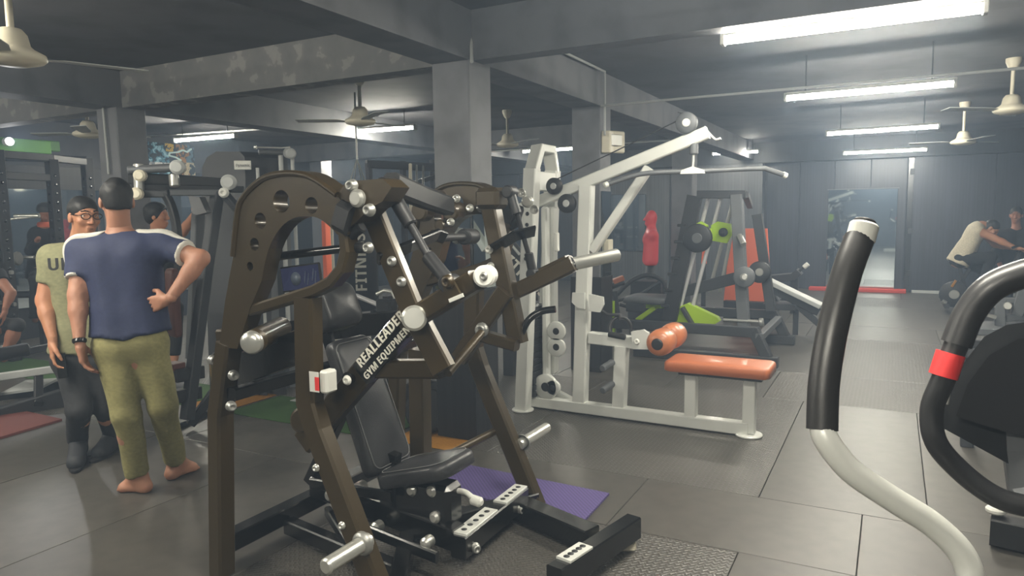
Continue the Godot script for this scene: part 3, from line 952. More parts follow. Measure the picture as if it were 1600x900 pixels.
	for q in [Vector3(-1.54, 0.08, -2.927), Vector3(-1.532, 0.08, -2.486), Vector3(-1.064, 0.08, -2.7), Vector3(-1.041, 0.08, -2.777)]:
		bolt(t, q, Vector3(0.8, 0, 0.6), 0.018, M.steel, 0.03)
	# seat carriage with its pins and adjusters
	st = ns()
	box(st, Vector3(-1.78, 0.24, HM + 0.02), Vector3(0.3, 0.2, 0.12), Basis.IDENTITY, 0.02)
	beam(st, Vector3(-2.02, 0.2, HM), Vector3(-1.98, 0.42, HM), 0.07, 0.05, Vector3.BACK)
	part("seat_carriage", st, M.gloss_black, t)
	for q in [Vector3(-2.12, 0.26, HM + 0.1), Vector3(-2.28, 0.2, HM + 0.12), Vector3(-1.98, 0.12, HM + 0.16), Vector3(-1.68, 0.13, HM + 0.2), Vector3(-1.82, 0.3, HM + 0.1), Vector3(-1.7, 0.2, HM + 0.1), Vector3(-1.72, 0.31, HM + 0.09)]:
		st = ns()
		rod(st, q - Vector3(0, 0, 0.06), q, 0.026, 16, 0.4)
		part("knob", st, M.chrome, t)
	st = ns()
	beam(st, Vector3(-2.4, 0.24, HM + 0.1), Vector3(-1.9, 0.27, HM + 0.12), 0.02, 0.05)
	beam(st, Vector3(-2.15, 0.13, HM + 0.16), Vector3(-1.6, 0.1, HM + 0.22), 0.02, 0.05)
	beam(st, Vector3(-2.3, 0.12, HM + 0.1), Vector3(-1.9, 0.06, HM + 0.34), 0.03, 0.05)
	beam(st, Vector3(-2.2, 0.33, HM - 0.05), Vector3(-1.95, 0.33, HM + 0.02), 0.02, 0.05)
	part("adjuster_link", st, M.gloss_black, t)
	st = ns()
	tube(st, curve([Vector3(-1.64, 0.3, HM), Vector3(-1.58, 0.31, HM + 0.02), Vector3(-1.53, 0.29, HM + 0.03)]), 0.012, 10)
	rod(st, Vector3(-1.55, 0.29, HM + 0.03), Vector3(-1.49, 0.285, HM + 0.035), 0.022, 14, 0.5)
	part("seat_lever", st, M.white, t)
	# pads
	st = ns()
	var pn := Vector3(0.9, 0.43, 0).normalized()
	var pv: Vector3 = Vector3(-2.215, 0.93, 0) - Vector3(-1.99, 0.36, 0)
	cushion(st, Vector3(-2.15, 0.62, HM), Vector3(0, 0, 0.145), pv * 0.52, pn * 0.075, 0.3, 0.12, 0.86)
	var pad := part("back_pad", st, M.vinyl, t)
	seam(pad, Vector3(-2.15, 0.62, HM) + pn * 0.0735, Vector3(0, 0, 0.128), pv * 0.48, 0.3)
	st = ns()
	cushion(st, Vector3(-2.34, 1.06, HM), Vector3(0, 0, 0.12), Vector3(-0.04, 0.1, 0), Vector3(0.1, 0.04, 0), 0.5, 0.15)
	part("head_pad", st, M.vinyl, t)
	st = ns()
	var sv := Vector3(0.19, 0.055, 0); var sn := Vector3(-0.28, 0.96, 0).normalized()
	cushion(st, Vector3(-1.79, 0.345, HM), sv, Vector3(0, 0, -0.15), sn * 0.07, 0.5, 0.3)
	var seat := part("seat", st, M.vinyl, t)
	seam(seat, Vector3(-1.79, 0.345, HM) + sn * 0.07, sv * 0.88, Vector3(0, 0, -0.132), 0.5)
	# pad holder bar
	st = ns()
	beam(st, Vector3(-2.2, 0.5, HM), Vector3(-2.4, 1.08, HM), 0.06, 0.03, Z)
	beam(st, Vector3(-2.25, 0.62, HM), Vector3(-2.5, 0.2, HM), 0.05, 0.06, Z)
	beam(st, Vector3(-2.3, 0.8, HN + 0.02), Vector3(-2.3, 0.8, HF - 0.02), 0.05, 0.05)
	part("pad_support", st, M.gloss_black, t)
	# small maker's sticker, counter box
	st = ns()
	box(st, Vector3(-1.837, 0.902, -1.892), Vector3(0.046, 0.075, 0.002), Basis.IDENTITY, 0.0005)
	var lab := part("sticker", st, M.white, t)
	st = ns()
	box(st, Vector3(-1.823, 0.896, -1.891), Vector3(0.02, 0.05, 0.002), Basis.IDENTITY, 0.0005)
	part("sticker_print", st, M.redtape, lab)
	st = ns()
	box(st, Vector3(-1.804, 0.901, -1.93), Vector3(0.04, 0.085, 0.06), Basis.IDENTITY, 0.008)
	part("counter_box", st, M.white, t)
	st = ns()
	rod(st, Vector3(-1.994, 0.714, -2), Vector3(-1.981, 0.722, -1.96), 0.05, 24, 0.2)
	part("rear_pulley", st, M.bronze, t)
	# rear frame post behind the seat
	st = ns()
	beam(st, Vector3(-2.165, 0.804, -3), Vector3(Vector3(-2.176, 0.25, -3).x, 0.02, -3.0), 0.09, 0.085, Z)
	part("far_post", st, M.bronze, t)
	st = ns()
	rod(st, Vector3(-1.767, 0.39, -3.12), Vector3(-1.821, 0.364, -2.72), 0.02, 12)
	part("rear_stay", st, M.bronze, t)
	# phone in a clip
	var ph := thing("phone", "dark phone with a lit bluish screen clipped inside the arch of the bronze machine", "phone", Vector3(-1.942, 1.259, -1.96))
	var c: Vector3 = Vector3(-1.954, 1.273, -1.97)
	var ux: Vector3 = (Vector3(-1.834, 1.314, -1.97) - Vector3(-2.083, 1.284, -1.97)).normalized()
	var uy: Vector3 = (Vector3(-2.083, 1.284, -1.97) - Vector3(-2.057, 1.213, -1.97)).normalized()
	uy = (uy - ux * uy.dot(ux)).normalized()
	var bas := Basis(ux, uy, ux.cross(uy))
	st = ns()
	box(st, c, Vector3(0.205, 0.098, 0.012), bas, 0.005)
	part("case", st, M.black, ph)
	st = ns()
	box(st, c + bas.z * 0.0055, Vector3(0.192, 0.086, 0.003), bas, 0.001)
	var sm := mat(Color(0.09, 0.095, 0.14), 0.15)
	sm.emission_enabled = true
	sm.emission = Color(0.17, 0.18, 0.27)
	sm.emission_energy_multiplier = 0.35
	part("screen", st, sm, ph)
	var pale := mat(Color(0.36, 0.40, 0.46), 0.3)
	st = ns()
	lathe(st, c + bas.z * 0.0068 - ux * 0.022 - uy * 0.002, bas.z, [[0.026, 0], [0.026, 0.0008], [0, 0.0008]], 24)
	part("screen_circle", st, pale, ph)
	st = ns()
	for q in [[0.025, 0.0], [0.04, -0.008], [0.066, 0.006], [0.078, -0.004]]:
		beam(st, c + bas.z * 0.0075 + ux * (q[0] - 0.006) + uy * (q[1] - 0.022), c + bas.z * 0.0075 + ux * (q[0] + 0.006) + uy * (q[1] + 0.022), 0.004, 0.001, bas.z, 0.0003)
	part("screen_drawing", st, pale, ph)
	st = ns()
	box(st, Vector3(-1.965, 1.196, -1.96), Vector3(0.09, 0.02, 0.03), bas, 0.004)
	part("clip", st, M.steel, ph)
	# loose block under the foot of the machine
	var bl := ns()
	box(bl, Vector3(-1.01, 0.022, -2.913), Vector3(0.1, 0.044, 0.07), Basis(Vector3.UP, 0.5), 0.008)
	solo("wood_block", bl, M.cream, "pale wooden block on the floor by the end of the machine foot bar", "block")

func strut(t: Node3D, a: Vector3, b: Vector3, c: Vector3, d: Vector3, r: float) -> void:
	var st := ns()
	rod(st, a, b, r, 16)
	rod(st, c, d, r * 0.95, 16)
	rod(st, b.lerp(a, 0.1), c.lerp(d, 0.1), r * 0.55, 12)
	rod(st, a - Vector3(0, 0, r * 1.5), a + Vector3(0, 0, r * 1.5), r * 1.3, 16)
	rod(st, d - Vector3(0, 0, r * 1.3), d + Vector3(0, 0, r * 1.3), r * 1.15, 16)
	part("linkage_strut", st, M.black, t)

func seam(parent: Node3D, c: Vector3, u: Vector3, v: Vector3, corner: float) -> void:
	var pts := []
	var lu := u.length(); var lv := v.length(); var r := minf(lu, lv) * corner
	for q in 4:
		var cx: float = (lu - r) * (1 if q in [0, 3] else -1); var cy: float = (lv - r) * (1 if q in [0, 1] else -1)
		for s in 5:
			var a := PI / 2 * q + PI / 2 * s / 4
			pts.append(c + u.normalized() * (cx + cos(a) * r) + v.normalized() * (cy + sin(a) * r))
	pts.append(pts[0])
	var st := ns()
	tube(st, pts, 0.0025, 6)
	part("stitching", st, M.stitch, parent)

# ---------------------------------------------------------------- silver lat pulldown
func disc(t: Node3D, at: Vector3, axis: Vector3, r: float, thick: float, m: Material, hub: Material = null, called := "pulley") -> void:
	var st := ns()
	var a := axis.normalized()
	lathe(st, at - a * thick / 2, a, [[0, 0], [r * 0.9, 0], [r, thick * 0.15], [r * 0.94, thick * 0.5], [r, thick * 0.85], [r * 0.9, thick], [0, thick]], 22)
	var o := part(called, st, m, t)
	if hub:
		st = ns()
		rod(st, at - a * thick * 0.62, at + a * thick * 0.62, r * 0.4, 16)
		part("hub", st, hub, o)

func build_lat_machine() -> void:
	var t := thing("lat_pulldown_machine", "silver lat pulldown machine with long boom, copper thigh rollers and tan bench", "gym machine", Vector3(-1.6, 0, -4.85))
	var Z := Vector3(0, 0, 1)
	var st := ns()
	# stack tower
	for z in [-4.72, -5.08]:
		st = ns()
		beam(st, Vector3(-2.45, 0.012, z), Vector3(-2.35, 1.83, z), 0.1, 0.1, Z, 0.008)
		part("tower_post", st, M.silver, t)
		st = ns()
		rod(st, Vector3(-2.45, 0, z), Vector3(-2.45, 0.015, z), 0.085, 20)
		part("foot_plate", st, M.silver, t)
		for y in [1.17, 1.28, 1.42, 1.5]:
			bolt(t, Vector3(-2.45 + 0.055 * y, y, z + 0.05), Z, 0.012, M.black, 0.008)
	st = ns()
	beams(st, [Vector3(-2.35, 1.82, -4.72), Vector3(-2.34, 1.98, -4.8), Vector3(-2.34, 1.98, -5.0), Vector3(-2.35, 1.82, -5.08)], 0.1, 0.06, Vector3.RIGHT.cross(Z), 0.006)
	part("tower_head", st, M.silver, t)
	st = ns()
	box(st, Vector3(-2.345, 1.74, -4.9), Vector3(0.08, 0.14, 0.3))
	part("head_plate", st, M.silver, t)
	for s in [[-4.82, -4.885], [-4.93, -5.03]]:
		st = ns()
		box(st, Vector3(-2.31, 0.9, (s[0] + s[1]) / 2), Vector3(0.05, 1.3, s[0] - s[1]), Basis.IDENTITY, 0.012)
		part("stack_cover", st, M.silver, t)
	st = ns()
	box(st, Vector3(-2.335, 0.9, -4.908), Vector3(0.02, 1.25, 0.04))
	part("stack_slot", st, M.black, t)
	for k in 14:
		st = ns()
		box(st, Vector3(-2.42, 0.12 + k * 0.05, -4.9), Vector3(0.09, 0.045, 0.26), Basis.IDENTITY, 0.004)
		part("weight_plate", st, M.darkgrey, t)
	st = ns()
	box(st, Vector3(-2.205, 1.288, -4.83), Vector3(0.03, 0.14, 0.04))
	part("instruction_label", st, M.white, t)
	# boom, upright and braces
	st = ns()
	beam(st, Vector3(-2.508, 1.54, -4.85), Vector3(-1.107, 2.021, -4.85), 0.06, 0.085, Vector3.UP, 0.008)
	part("boom", st, M.silver, t)
	st = ns()
	beam(st, Vector3(-1.971, 1.698, -4.85), Vector3(-2.03, 0.08, -4.85), 0.1, 0.09, Z, 0.008)
	part("upright", st, M.silver, t)
	st = ns()
	beam(st, Vector3(-1.508, 1.807, -4.85), Vector3(-1.928, 1.224, -4.85), 0.06, 0.075, Z, 0.008)
	part("boom_brace", st, M.silver, t)
	st = ns()
	beam(st, Vector3(-2.43, 0.05, -4.85), Vector3(-0.8, 0.05, -4.82), 0.09, 0.08)
	part("base_beam", st, M.silver, t)
	st = ns()
	beam(st, Vector3(-2.42, 0.16, -4.95), Vector3(-2.1, 0.06, -4.9), 0.06, 0.05)
	part("base_brace", st, M.silver, t)
	for x in [-2.3, -2.24]:
		disc(t, Vector3(x, 0.18, -4.82), Z, 0.1 if x < -2.25 else 0.06, 0.03, M.silver, M.black, "lower_pulley_guard")
	disc(t, Vector3(-2.2, 0.62, -4.8), Z, 0.075, 0.02, M.silver, M.black, "lower_pulley_guard")
	disc(t, Vector3(-2.2, 0.5, -4.8), Z, 0.075, 0.02, M.silver, M.black, "lower_pulley_guard")
	st = ns()
	rod(st, Vector3(-0.8, 0, -4.82), Vector3(-0.8, 0.018, -4.82), 0.09, 22)
	part("foot_plate", st, M.silver, t)
	disc(t, Vector3(-2.204, 1.699, -4.79), Z, 0.062, 0.04, M.black, M.lightgrey)
	disc(t, Vector3(-2.103, 1.571, -4.79), Z, 0.07, 0.04, M.black, M.lightgrey)
	disc(t, Vector3(-1.241, 2.09, -4.82), Z, 0.072, 0.04, M.midgrey, M.white)
	st = ns()
	sweep(st, curve([Vector3(-1.306, 2.17, -4.85), Vector3(-1.228, 2.151, -4.85), Vector3(-1.202, 2.09, -4.85), Vector3(-1.2, 2.006, -4.85)], 4), rrect(0.008, 0.045, 0.002), Z)
	part("pulley_bracket", st, M.midgrey, t)
	st = ns()
	sweep(st, curve([Vector3(-1.116, 2.038, -4.85), Vector3(-1.082, 1.998, -4.85), Vector3(-1.052, 1.972, -4.85), Vector3(-1.023, 1.978, -4.85)], 4), rrect(0.012, 0.035, 0.002), Z)
	part("hook", st, M.silver, t)
	st = ns()
	tube(st, [Vector3(-2.194, 1.745, -4.79), Vector3(-1.734, 1.929, -4.8), Vector3(-1.246, 2.132, -4.82)], 0.0045, 6)
	part("cable", st, M.black, t)
	st = ns()
	rod(st, Vector3(-1.2, 1.981, -4.85), Vector3(-1.199, 1.879, -4.85), 0.03, 16, 0.3)
	part("cable_stop", st, M.midgrey, t)
	st = ns()
	tube(st, [Vector3(-1.199, 1.887, -4.85), Vector3(-1.202, 1.79, -4.85)], 0.009, 8)
	part("carabiner", st, M.chrome, t)
	# lugs and the thigh roller arm
	st = ns()
	plate(st, [Vector3(-2.057, 0.92, -4.78), Vector3(-1.96, 0.924, -4.78), Vector3(-1.961, 0.802, -4.78), Vector3(-2.016, 0.808, -4.78), Vector3(-2.062, 0.849, -4.78)], Z * 0.02)
	plate(st, [Vector3(-1.925, 0.916, -4.78), Vector3(-1.817, 0.897, -4.78), Vector3(-1.812, 0.842, -4.78), Vector3(-1.842, 0.785, -4.78), Vector3(-1.926, 0.79, -4.78)], Z * 0.02)
	part("lug", st, M.silver, t)
	st = ns()
	beam(st, Vector3(-1.949, 0.583, -4.85), Vector3(-1.605, 0.57, -4.85), 0.08, 0.085)
	part("roller_arm", st, M.silver, t)
	st = ns()
	beam(st, Vector3(-1.701, 0.539, -4.85), Vector3(-1.72, 0.08, -4.85), 0.09, 0.09, Z)
	part("middle_post", st, M.silver, t)
	st = ns()
	plate(st, [Vector3(-1.609, 0.658, -4.79), Vector3(-1.52, 0.678, -4.79), Vector3(-1.482, 0.657, -4.79), Vector3(-1.459, 0.541, -4.79), Vector3(-1.594, 0.535, -4.79)], Z * 0.03)
	part("roller_bracket", st, M.silver, t)
	bolt(t, Vector3(-1.564, 0.591, -4.77), Z, 0.018, M.white, 0.012)
	var rc: Vector3 = Vector3(-1.366, 0.616, -4.6)
	for k in 2:
		st = ns()
		var a := rc + Vector3(0, 0, -0.27 * k)
		lathe(st, a, Vector3(0, 0, -1), [[0, 0.0], [0.05, 0.0], [0.075, 0.012], [0.088, 0.04], [0.092, 0.11], [0.088, 0.18], [0.075, 0.21], [0.05, 0.22], [0, 0.22]], 24)
		part("thigh_roller", st, M.copper, t)
	st = ns()
	rod(st, rc + Vector3(0, 0, 0.01), rc + Vector3(0, 0, -0.5), 0.04, 20)
	part("roller_shaft", st, M.black, t)
	for y in [0.42, 0.26]:
		for s in [-1, 1]:
			st = ns()
			rod(st, Vector3(-1.76, y, -4.85 + 0.04 * -s), Vector3(-1.76 - 0.02, y - 0.02, -4.85 + 0.19 * -s), 0.025, 14)
			part("plate_peg", st, M.midgrey, t)
	# bench
	for q in [[-1.19, 0.4], [-0.8, 0.4]]:
		st = ns()
		beam(st, Vector3(q[0], 0.02, -4.83), Vector3(q[0], 0.4, -4.83), 0.08, 0.075, Z)
		part("bench_leg", st, M.silver, t)
	st = ns()
	beam(st, Vector3(-1.27, 0.4, -4.83), Vector3(-0.72, 0.4, -4.83), 0.1, 0.04)
	part("bench_rail", st, M.midgrey, t)
	st = ns()
	cushion(st, Vector3(-1.0, 0.42, -4.83), Vector3(0.345, 0, 0), Vector3(0, 0, -0.16), Vector3(0, 0.075, 0), 0.22, 0.03, 1.0, 0.4)
	part("bench_pad", st, M.tan, t)
	# hanging bar and spare handle are loose things
	var b := thing("lat_bar", "long black lat bar hanging from the silver boom", "pulldown bar", Vector3(-1.202, 1.768, -4.85))
	st = ns()
	tube(st, curve([Vector3(-1.72, 1.692, -4.6), Vector3(-1.517, 1.756, -4.68), Vector3(-1.267, 1.769, -4.8), Vector3(-1.129, 1.77, -4.85), Vector3(-0.805, 1.78, -5), Vector3(-0.748, 1.771, -5.03), Vector3(-0.657, 1.736, -5.08)], 4), 0.017, 12)
	part("bar", st, M.midgrey, b)
	st = ns()
	rod(st, Vector3(-1.736, 1.683, -4.58), Vector3(-1.716, 1.696, -4.6), 0.02, 12)
	rod(st, Vector3(-0.661, 1.74, -5.08), Vector3(-0.639, 1.727, -5.1), 0.02, 12)
	part("end_cap", st, M.white, b)
	st = ns()
	plate(st, [Vector3(-1.271, 1.752, -4.8), Vector3(-1.263, 1.777, -4.8), Vector3(-1.19, 1.799, -4.8), Vector3(-1.122, 1.775, -4.8), Vector3(-1.113, 1.75, -4.8)], Z * 0.04)
	part("hanger", st, M.white, b)
	var h := thing("cable_attachment", "black triangular cable handle lying on the silver roller arm", "cable handle", Vector3(-1.703, 0.622, -4.8))
	st = ns()
	tube(st, curve([Vector3(-1.757, 0.636, -4.75), Vector3(-1.768, 0.696, -4.78), Vector3(-1.739, 0.743, -4.82), Vector3(-1.685, 0.741, -4.86), Vector3(-1.649, 0.693, -4.88), Vector3(-1.644, 0.623, -4.88)], 4), 0.012, 8)
	part("frame", st, M.black, h)
	st = ns()
	rod(st, Vector3(-1.767, 0.635, -4.75), Vector3(-1.642, 0.621, -4.75), 0.022, 12)
	part("grip", st, M.rubber, h)
	st = ns()
	tube(st, [Vector3(-1.842, 0.789, -4.82), Vector3(-1.798, 0.763, -4.82), Vector3(-1.71, 0.768, -4.82), Vector3(-1.71, 0.731, -4.82)], 0.012, 8)
	part("link", st, M.black, h)

# ---------------------------------------------------------------- leg press and its neighbours
func build_leg_press() -> void:
	var t := thing("leg_press_machine", "dark grey leg press with lime green foot plates and steel guide rods", "gym machine", Vector3(-1.8, 0, -7.7))
	var Z := Vector3(0, 0, 1)
	var st := ns()
	var NP := -7.1; var FP := -8.4
	for z in [NP, FP]:
		st = ns()
		beam(st, Vector3(-2.35 if z == NP else -1.35, 0.05, z), Vector3(-0.92, 0.05, z), 0.1, 0.1)
		part("floor_rail", st, M.darkgrey, t)
		st = ns()
		beams(st, [Vector3(-2.9, 0.32, z - 0.05), Vector3(-1.15, 0.32, z - 0.05), Vector3(-1.02, 0.08, z)], 0.08, 0.1, Vector3.UP)
		part("side_beam", st, M.darkgrey, t)
	st = ns()
	beam(st, Vector3(-1.1, 0.28, NP), Vector3(-1.1, 0.28, FP), 0.07, 0.07)
	part("end_beam", st, M.midgrey, t)
	st = ns()
	beam(st, Vector3(-1.284, 0.273, -7.35), Vector3(-1.385, 1.662, -7.35), 0.11, 0.12, Z)
	part("upright", st, M.midgrey, t)
	st = ns()
	beam(st, Vector3(-1.165, 0.388, -8.3), Vector3(-1.338, 1.458, -8.3), 0.1, 0.11, Z)
	part("upright", st, M.darkgrey, t)
	st = ns()
	beam(st, Vector3(-2.066, 0.352, -7.4), Vector3(-1.811, 1.66, -7.4), 0.15, 0.08, Z)
	part("notched_post", st, M.black, t)
	for k in 6:
		st = ns()
		var c: Vector3 = (Vector3(-2.098, 0.506, -7.36)).lerp(Vector3(-1.93, 1.359, -7.36), k / 5.0)
		box(st, c, Vector3(0.09, 0.03, 0.06))
		part("safety_step", st, M.black, t)
	st = ns()
	beam(st, Vector3(-1.785, 1.673, -7.4), Vector3(-1.308, 1.661, -7.4), 0.08, 0.08)
	beam(st, Vector3(Vector3(-1.308, 1.661, -7.4).x, Vector3(-1.308, 1.661, -7.4).y, -7.4), Vector3(-1.416, 1.551, -8.3), 0.06, 0.06)
	part("top_beam", st, M.darkgrey, t)
	for q in [[Vector3(-1.997, 0.397, -7.5), Vector3(-1.69, 1.659, -7.5)], [Vector3(-1.867, 0.404, -7.5), Vector3(-1.566, 1.656, -7.5)], [Vector3(-1.809, 0.592, -8.1), Vector3(-1.56, 1.623, -8.1)], [Vector3(-1.688, 0.597, -8.1), Vector3(-1.517, 1.566, -8.1)]]:
		st = ns()
		rod(st, q[0], q[1], 0.02, 12)
		part("guide_rod", st, M.bright_rod if q[0].z > -8 else M.steel, t)
	# green carriage with loaded plates
	for q in [[[Vector3(-1.82, 1.358, -7.4), Vector3(-1.742, 1.397, -7.4), Vector3(-1.676, 1.357, -7.4), Vector3(-1.688, 1.292, -7.4), Vector3(-1.806, 1.305, -7.4)], 0.08], [[Vector3(-1.659, 1.355, -7.5), Vector3(-1.594, 1.394, -7.5), Vector3(-1.465, 1.367, -7.5), Vector3(-1.45, 1.262, -7.5), Vector3(-1.5, 1.17, -7.5), Vector3(-1.644, 1.196, -7.5)], 0.06], [[Vector3(-1.693, 1.304, -7.42), Vector3(-1.641, 1.33, -7.42), Vector3(-1.626, 1.225, -7.42), Vector3(-1.671, 1.199, -7.42)], 0.05]]:
		st = ns()
		plate(st, q[0], Z * q[1])
		part("carriage_plate", st, M.green, t)
	disc(t, Vector3(-1.767, 1.227, -7.35), Z, 0.15, 0.05, M.black, M.midgrey, "loaded_plate")
	disc(t, Vector3(-1.528, 1.284, -7.44), Z, 0.045, 0.04, M.black, M.black, "carriage_bearing")
	disc(t, Vector3(-1.276, 0.848, -7.24), Z, 0.105, 0.04, M.midgrey, M.steel, "loaded_plate")
	disc(t, Vector3(-1.274, 0.827, -8.15), Z, 0.12, 0.05, M.black, M.steel, "loaded_plate")
	st = ns()
	rod(st, Vector3(-1.343, 1.256, -7.3), Vector3(-1.281, 1.172, -7.2), 0.03, 12)
	part("plate_horn", st, M.steel, t)
	st = ns()
	rod(st, Vector3(-1.269, 0.852, -7.2), Vector3(-1.293, 0.839, -7.34), 0.03, 12)
	part("plate_horn", st, M.steel, t)
	# sled beam, seat and green feet
	st = ns()
	beam(st, Vector3(-2.097, 0.604, -7.6), Vector3(-1.359, 0.822, -7.6), 0.12, 0.12)
	part("sled_beam", st, M.darkgrey, t)
	st = ns()
	plate(st, [Vector3(-1.998, 0.48, -7.5), Vector3(-1.889, 0.534, -7.5), Vector3(-1.579, 0.4, -7.5), Vector3(-1.552, 0.361, -7.5), Vector3(-1.604, 0.324, -7.5), Vector3(-1.982, 0.28, -7.5), Vector3(-2.011, 0.369, -7.5)], Z * 0.1)
	part("foot_frame", st, M.green, t)
	st = ns()
	beam(st, Vector3(-1.936, 0.493, -7.42), Vector3(-1.805, 0.282, -7.42), 0.04, 0.07, Z)
	part("foot_link", st, M.darkgrey, t)
	st = ns()
	beam(st, Vector3(-2.453, 0.315, -7.5), Vector3(-2.251, 0.468, -7.5), 0.05, 0.06, Z)
	beam(st, Vector3(-2.358, 0.474, -7.52), Vector3(-2.144, 0.485, -7.52), 0.05, 0.04, Z)
	part("seat_strut", st, M.green, t)
	st = ns()
	cushion(st, Vector3(-2.353, 0.514, -7.55), Vector3(0.24, 0.0, 0), Vector3(0, 0, -0.2), Vector3(0.03, 0.08, 0), 0.3, 0.1)
	part("seat_pad", st, M.midgrey, t)
	st = ns()
	rod(st, Vector3(-1.485, 0.399, -7.3), Vector3(-1.1, 0.403, -7.3), 0.018, 10)
	rod(st, Vector3(-1.137, 0.4, -7.3), Vector3(-1.094, 0.403, -7.3), 0.04, 12)
	part("cross_pin", st, M.steel, t)
	# orange board behind
	var ob := thing("orange_board", "tall orange board standing behind the dark grey leg press", "board", Vector3(-1.5, 0, -10.0))
	st = ns()
	plate(st, [Vector3(-1.952, 1.262, -10), Vector3(-1.478, 1.26, -10), Vector3(-1.398, 0.273, -10), Vector3(-2.029, 0.226, -10)], Z * 0.05)
	part("panel", st, M.orange, ob)
	st = ns()
	beam(st, Vector3(Vector3(-2.003, 0.191, -10).x, 0.14, -10.0), Vector3(Vector3(-1.397, 0.221, -10).x, 0.14, -10.0), 0.3, 0.28)
	part("base", st, M.black, ob)
	st = ns()
	plate(st, [Vector3(-2.401, 0.971, -10.3), Vector3(-2.346, 0.972, -10.3), Vector3(-2.343, 0.751, -10.3), Vector3(-2.416, 0.749, -10.3)], Z * 0.03)
	var og := thing("sign_stand", "small orange panel on a dark post behind the guide rods of the leg press", "sign", Vector3(-2.834, 0, -12.355))
	part("panel", st, M.orange, og)
	st = ns()
	beam(st, Vector3(Vector3(-2.391, 0.765, -10.35).x, 0, -10.35), Vector3(-2.394, 0.95, -10.35), 0.06, 0.05, Z)
	part("post", st, M.darkgrey, og)
	# punching dummy
	var d := thing("punching_dummy", "red torso punching dummy on a dark stand", "punching dummy", Vector3(-2.896, 0.555, -9.4))
	st = ns()
	var f := Field.new(Vector3(-2.897, 0.801, -9.4) - Vector3(0.4, 0.15, 0.4), Vector3(-2.902, 1.512, -9.4) + Vector3(0.4, 0.15, 0.4), 0.014)
	var hd: Vector3 = Vector3(-2.884, 1.426, -9.4); var hp: Vector3 = Vector3(-2.897, 0.801, -9.4)
	f.ell(hd, Vector3(0.075, 0.1, 0.09), 0.0)
	f.cap(hd - Vector3(0, 0.05, 0), hd - Vector3(0, 0.17, 0), 0.055, 0.065, 0.03)
	var dl := Vector3(0.4, 0, 0.92); var df := Vector3(-0.92, 0, 0.4)
	for s in [-1, 1]:
		f.cap(hd + dl * s * 0.03 + Vector3(0, -0.2, 0), hd + dl * s * 0.13 + Vector3(0, -0.23, 0), 0.06, 0.065, 0.05)
		f.cap(hd + dl * s * 0.07 + Vector3(0, -0.26, 0), hp + dl * s * 0.07 + Vector3(0, 0.05, 0), 0.09, 0.1, 0.05)
		f.cap(hd + dl * s * 0.06 + df * 0.06 + Vector3(0, -0.28, 0), hd + dl * s * 0.05 + df * 0.065 + Vector3(0, -0.31, 0), 0.05, 0.05, 0.03)
	f.cap(hd + df * 0.075, hd + df * 0.1 + Vector3(0, -0.03, 0), 0.016, 0.016, 0.02)
	f.cap(hd + df * 0.04 + Vector3(0, -0.08, 0), hd + df * 0.06 + Vector3(0, -0.08, 0), 0.04, 0.03, 0.03)
	f.cut(hp - Vector3(0, 0.02, 0), Vector3.DOWN)
	var ms := MeshBits.new()
	f.net(ms)
	ms.put(self, "torso", M.red, d)
	st = ns()
	lathe(st, Vector3(hp.x, 0, hp.z), Vector3.UP, [[0, 0], [0.28, 0], [0.3, 0.05], [0.3, 0.3], [0.26, 0.42], [0.12, 0.48], [0.07, 0.5], [0.06, hp.y], [0, hp.y]], 22)
	part("stand", st, M.darkgrey, d)

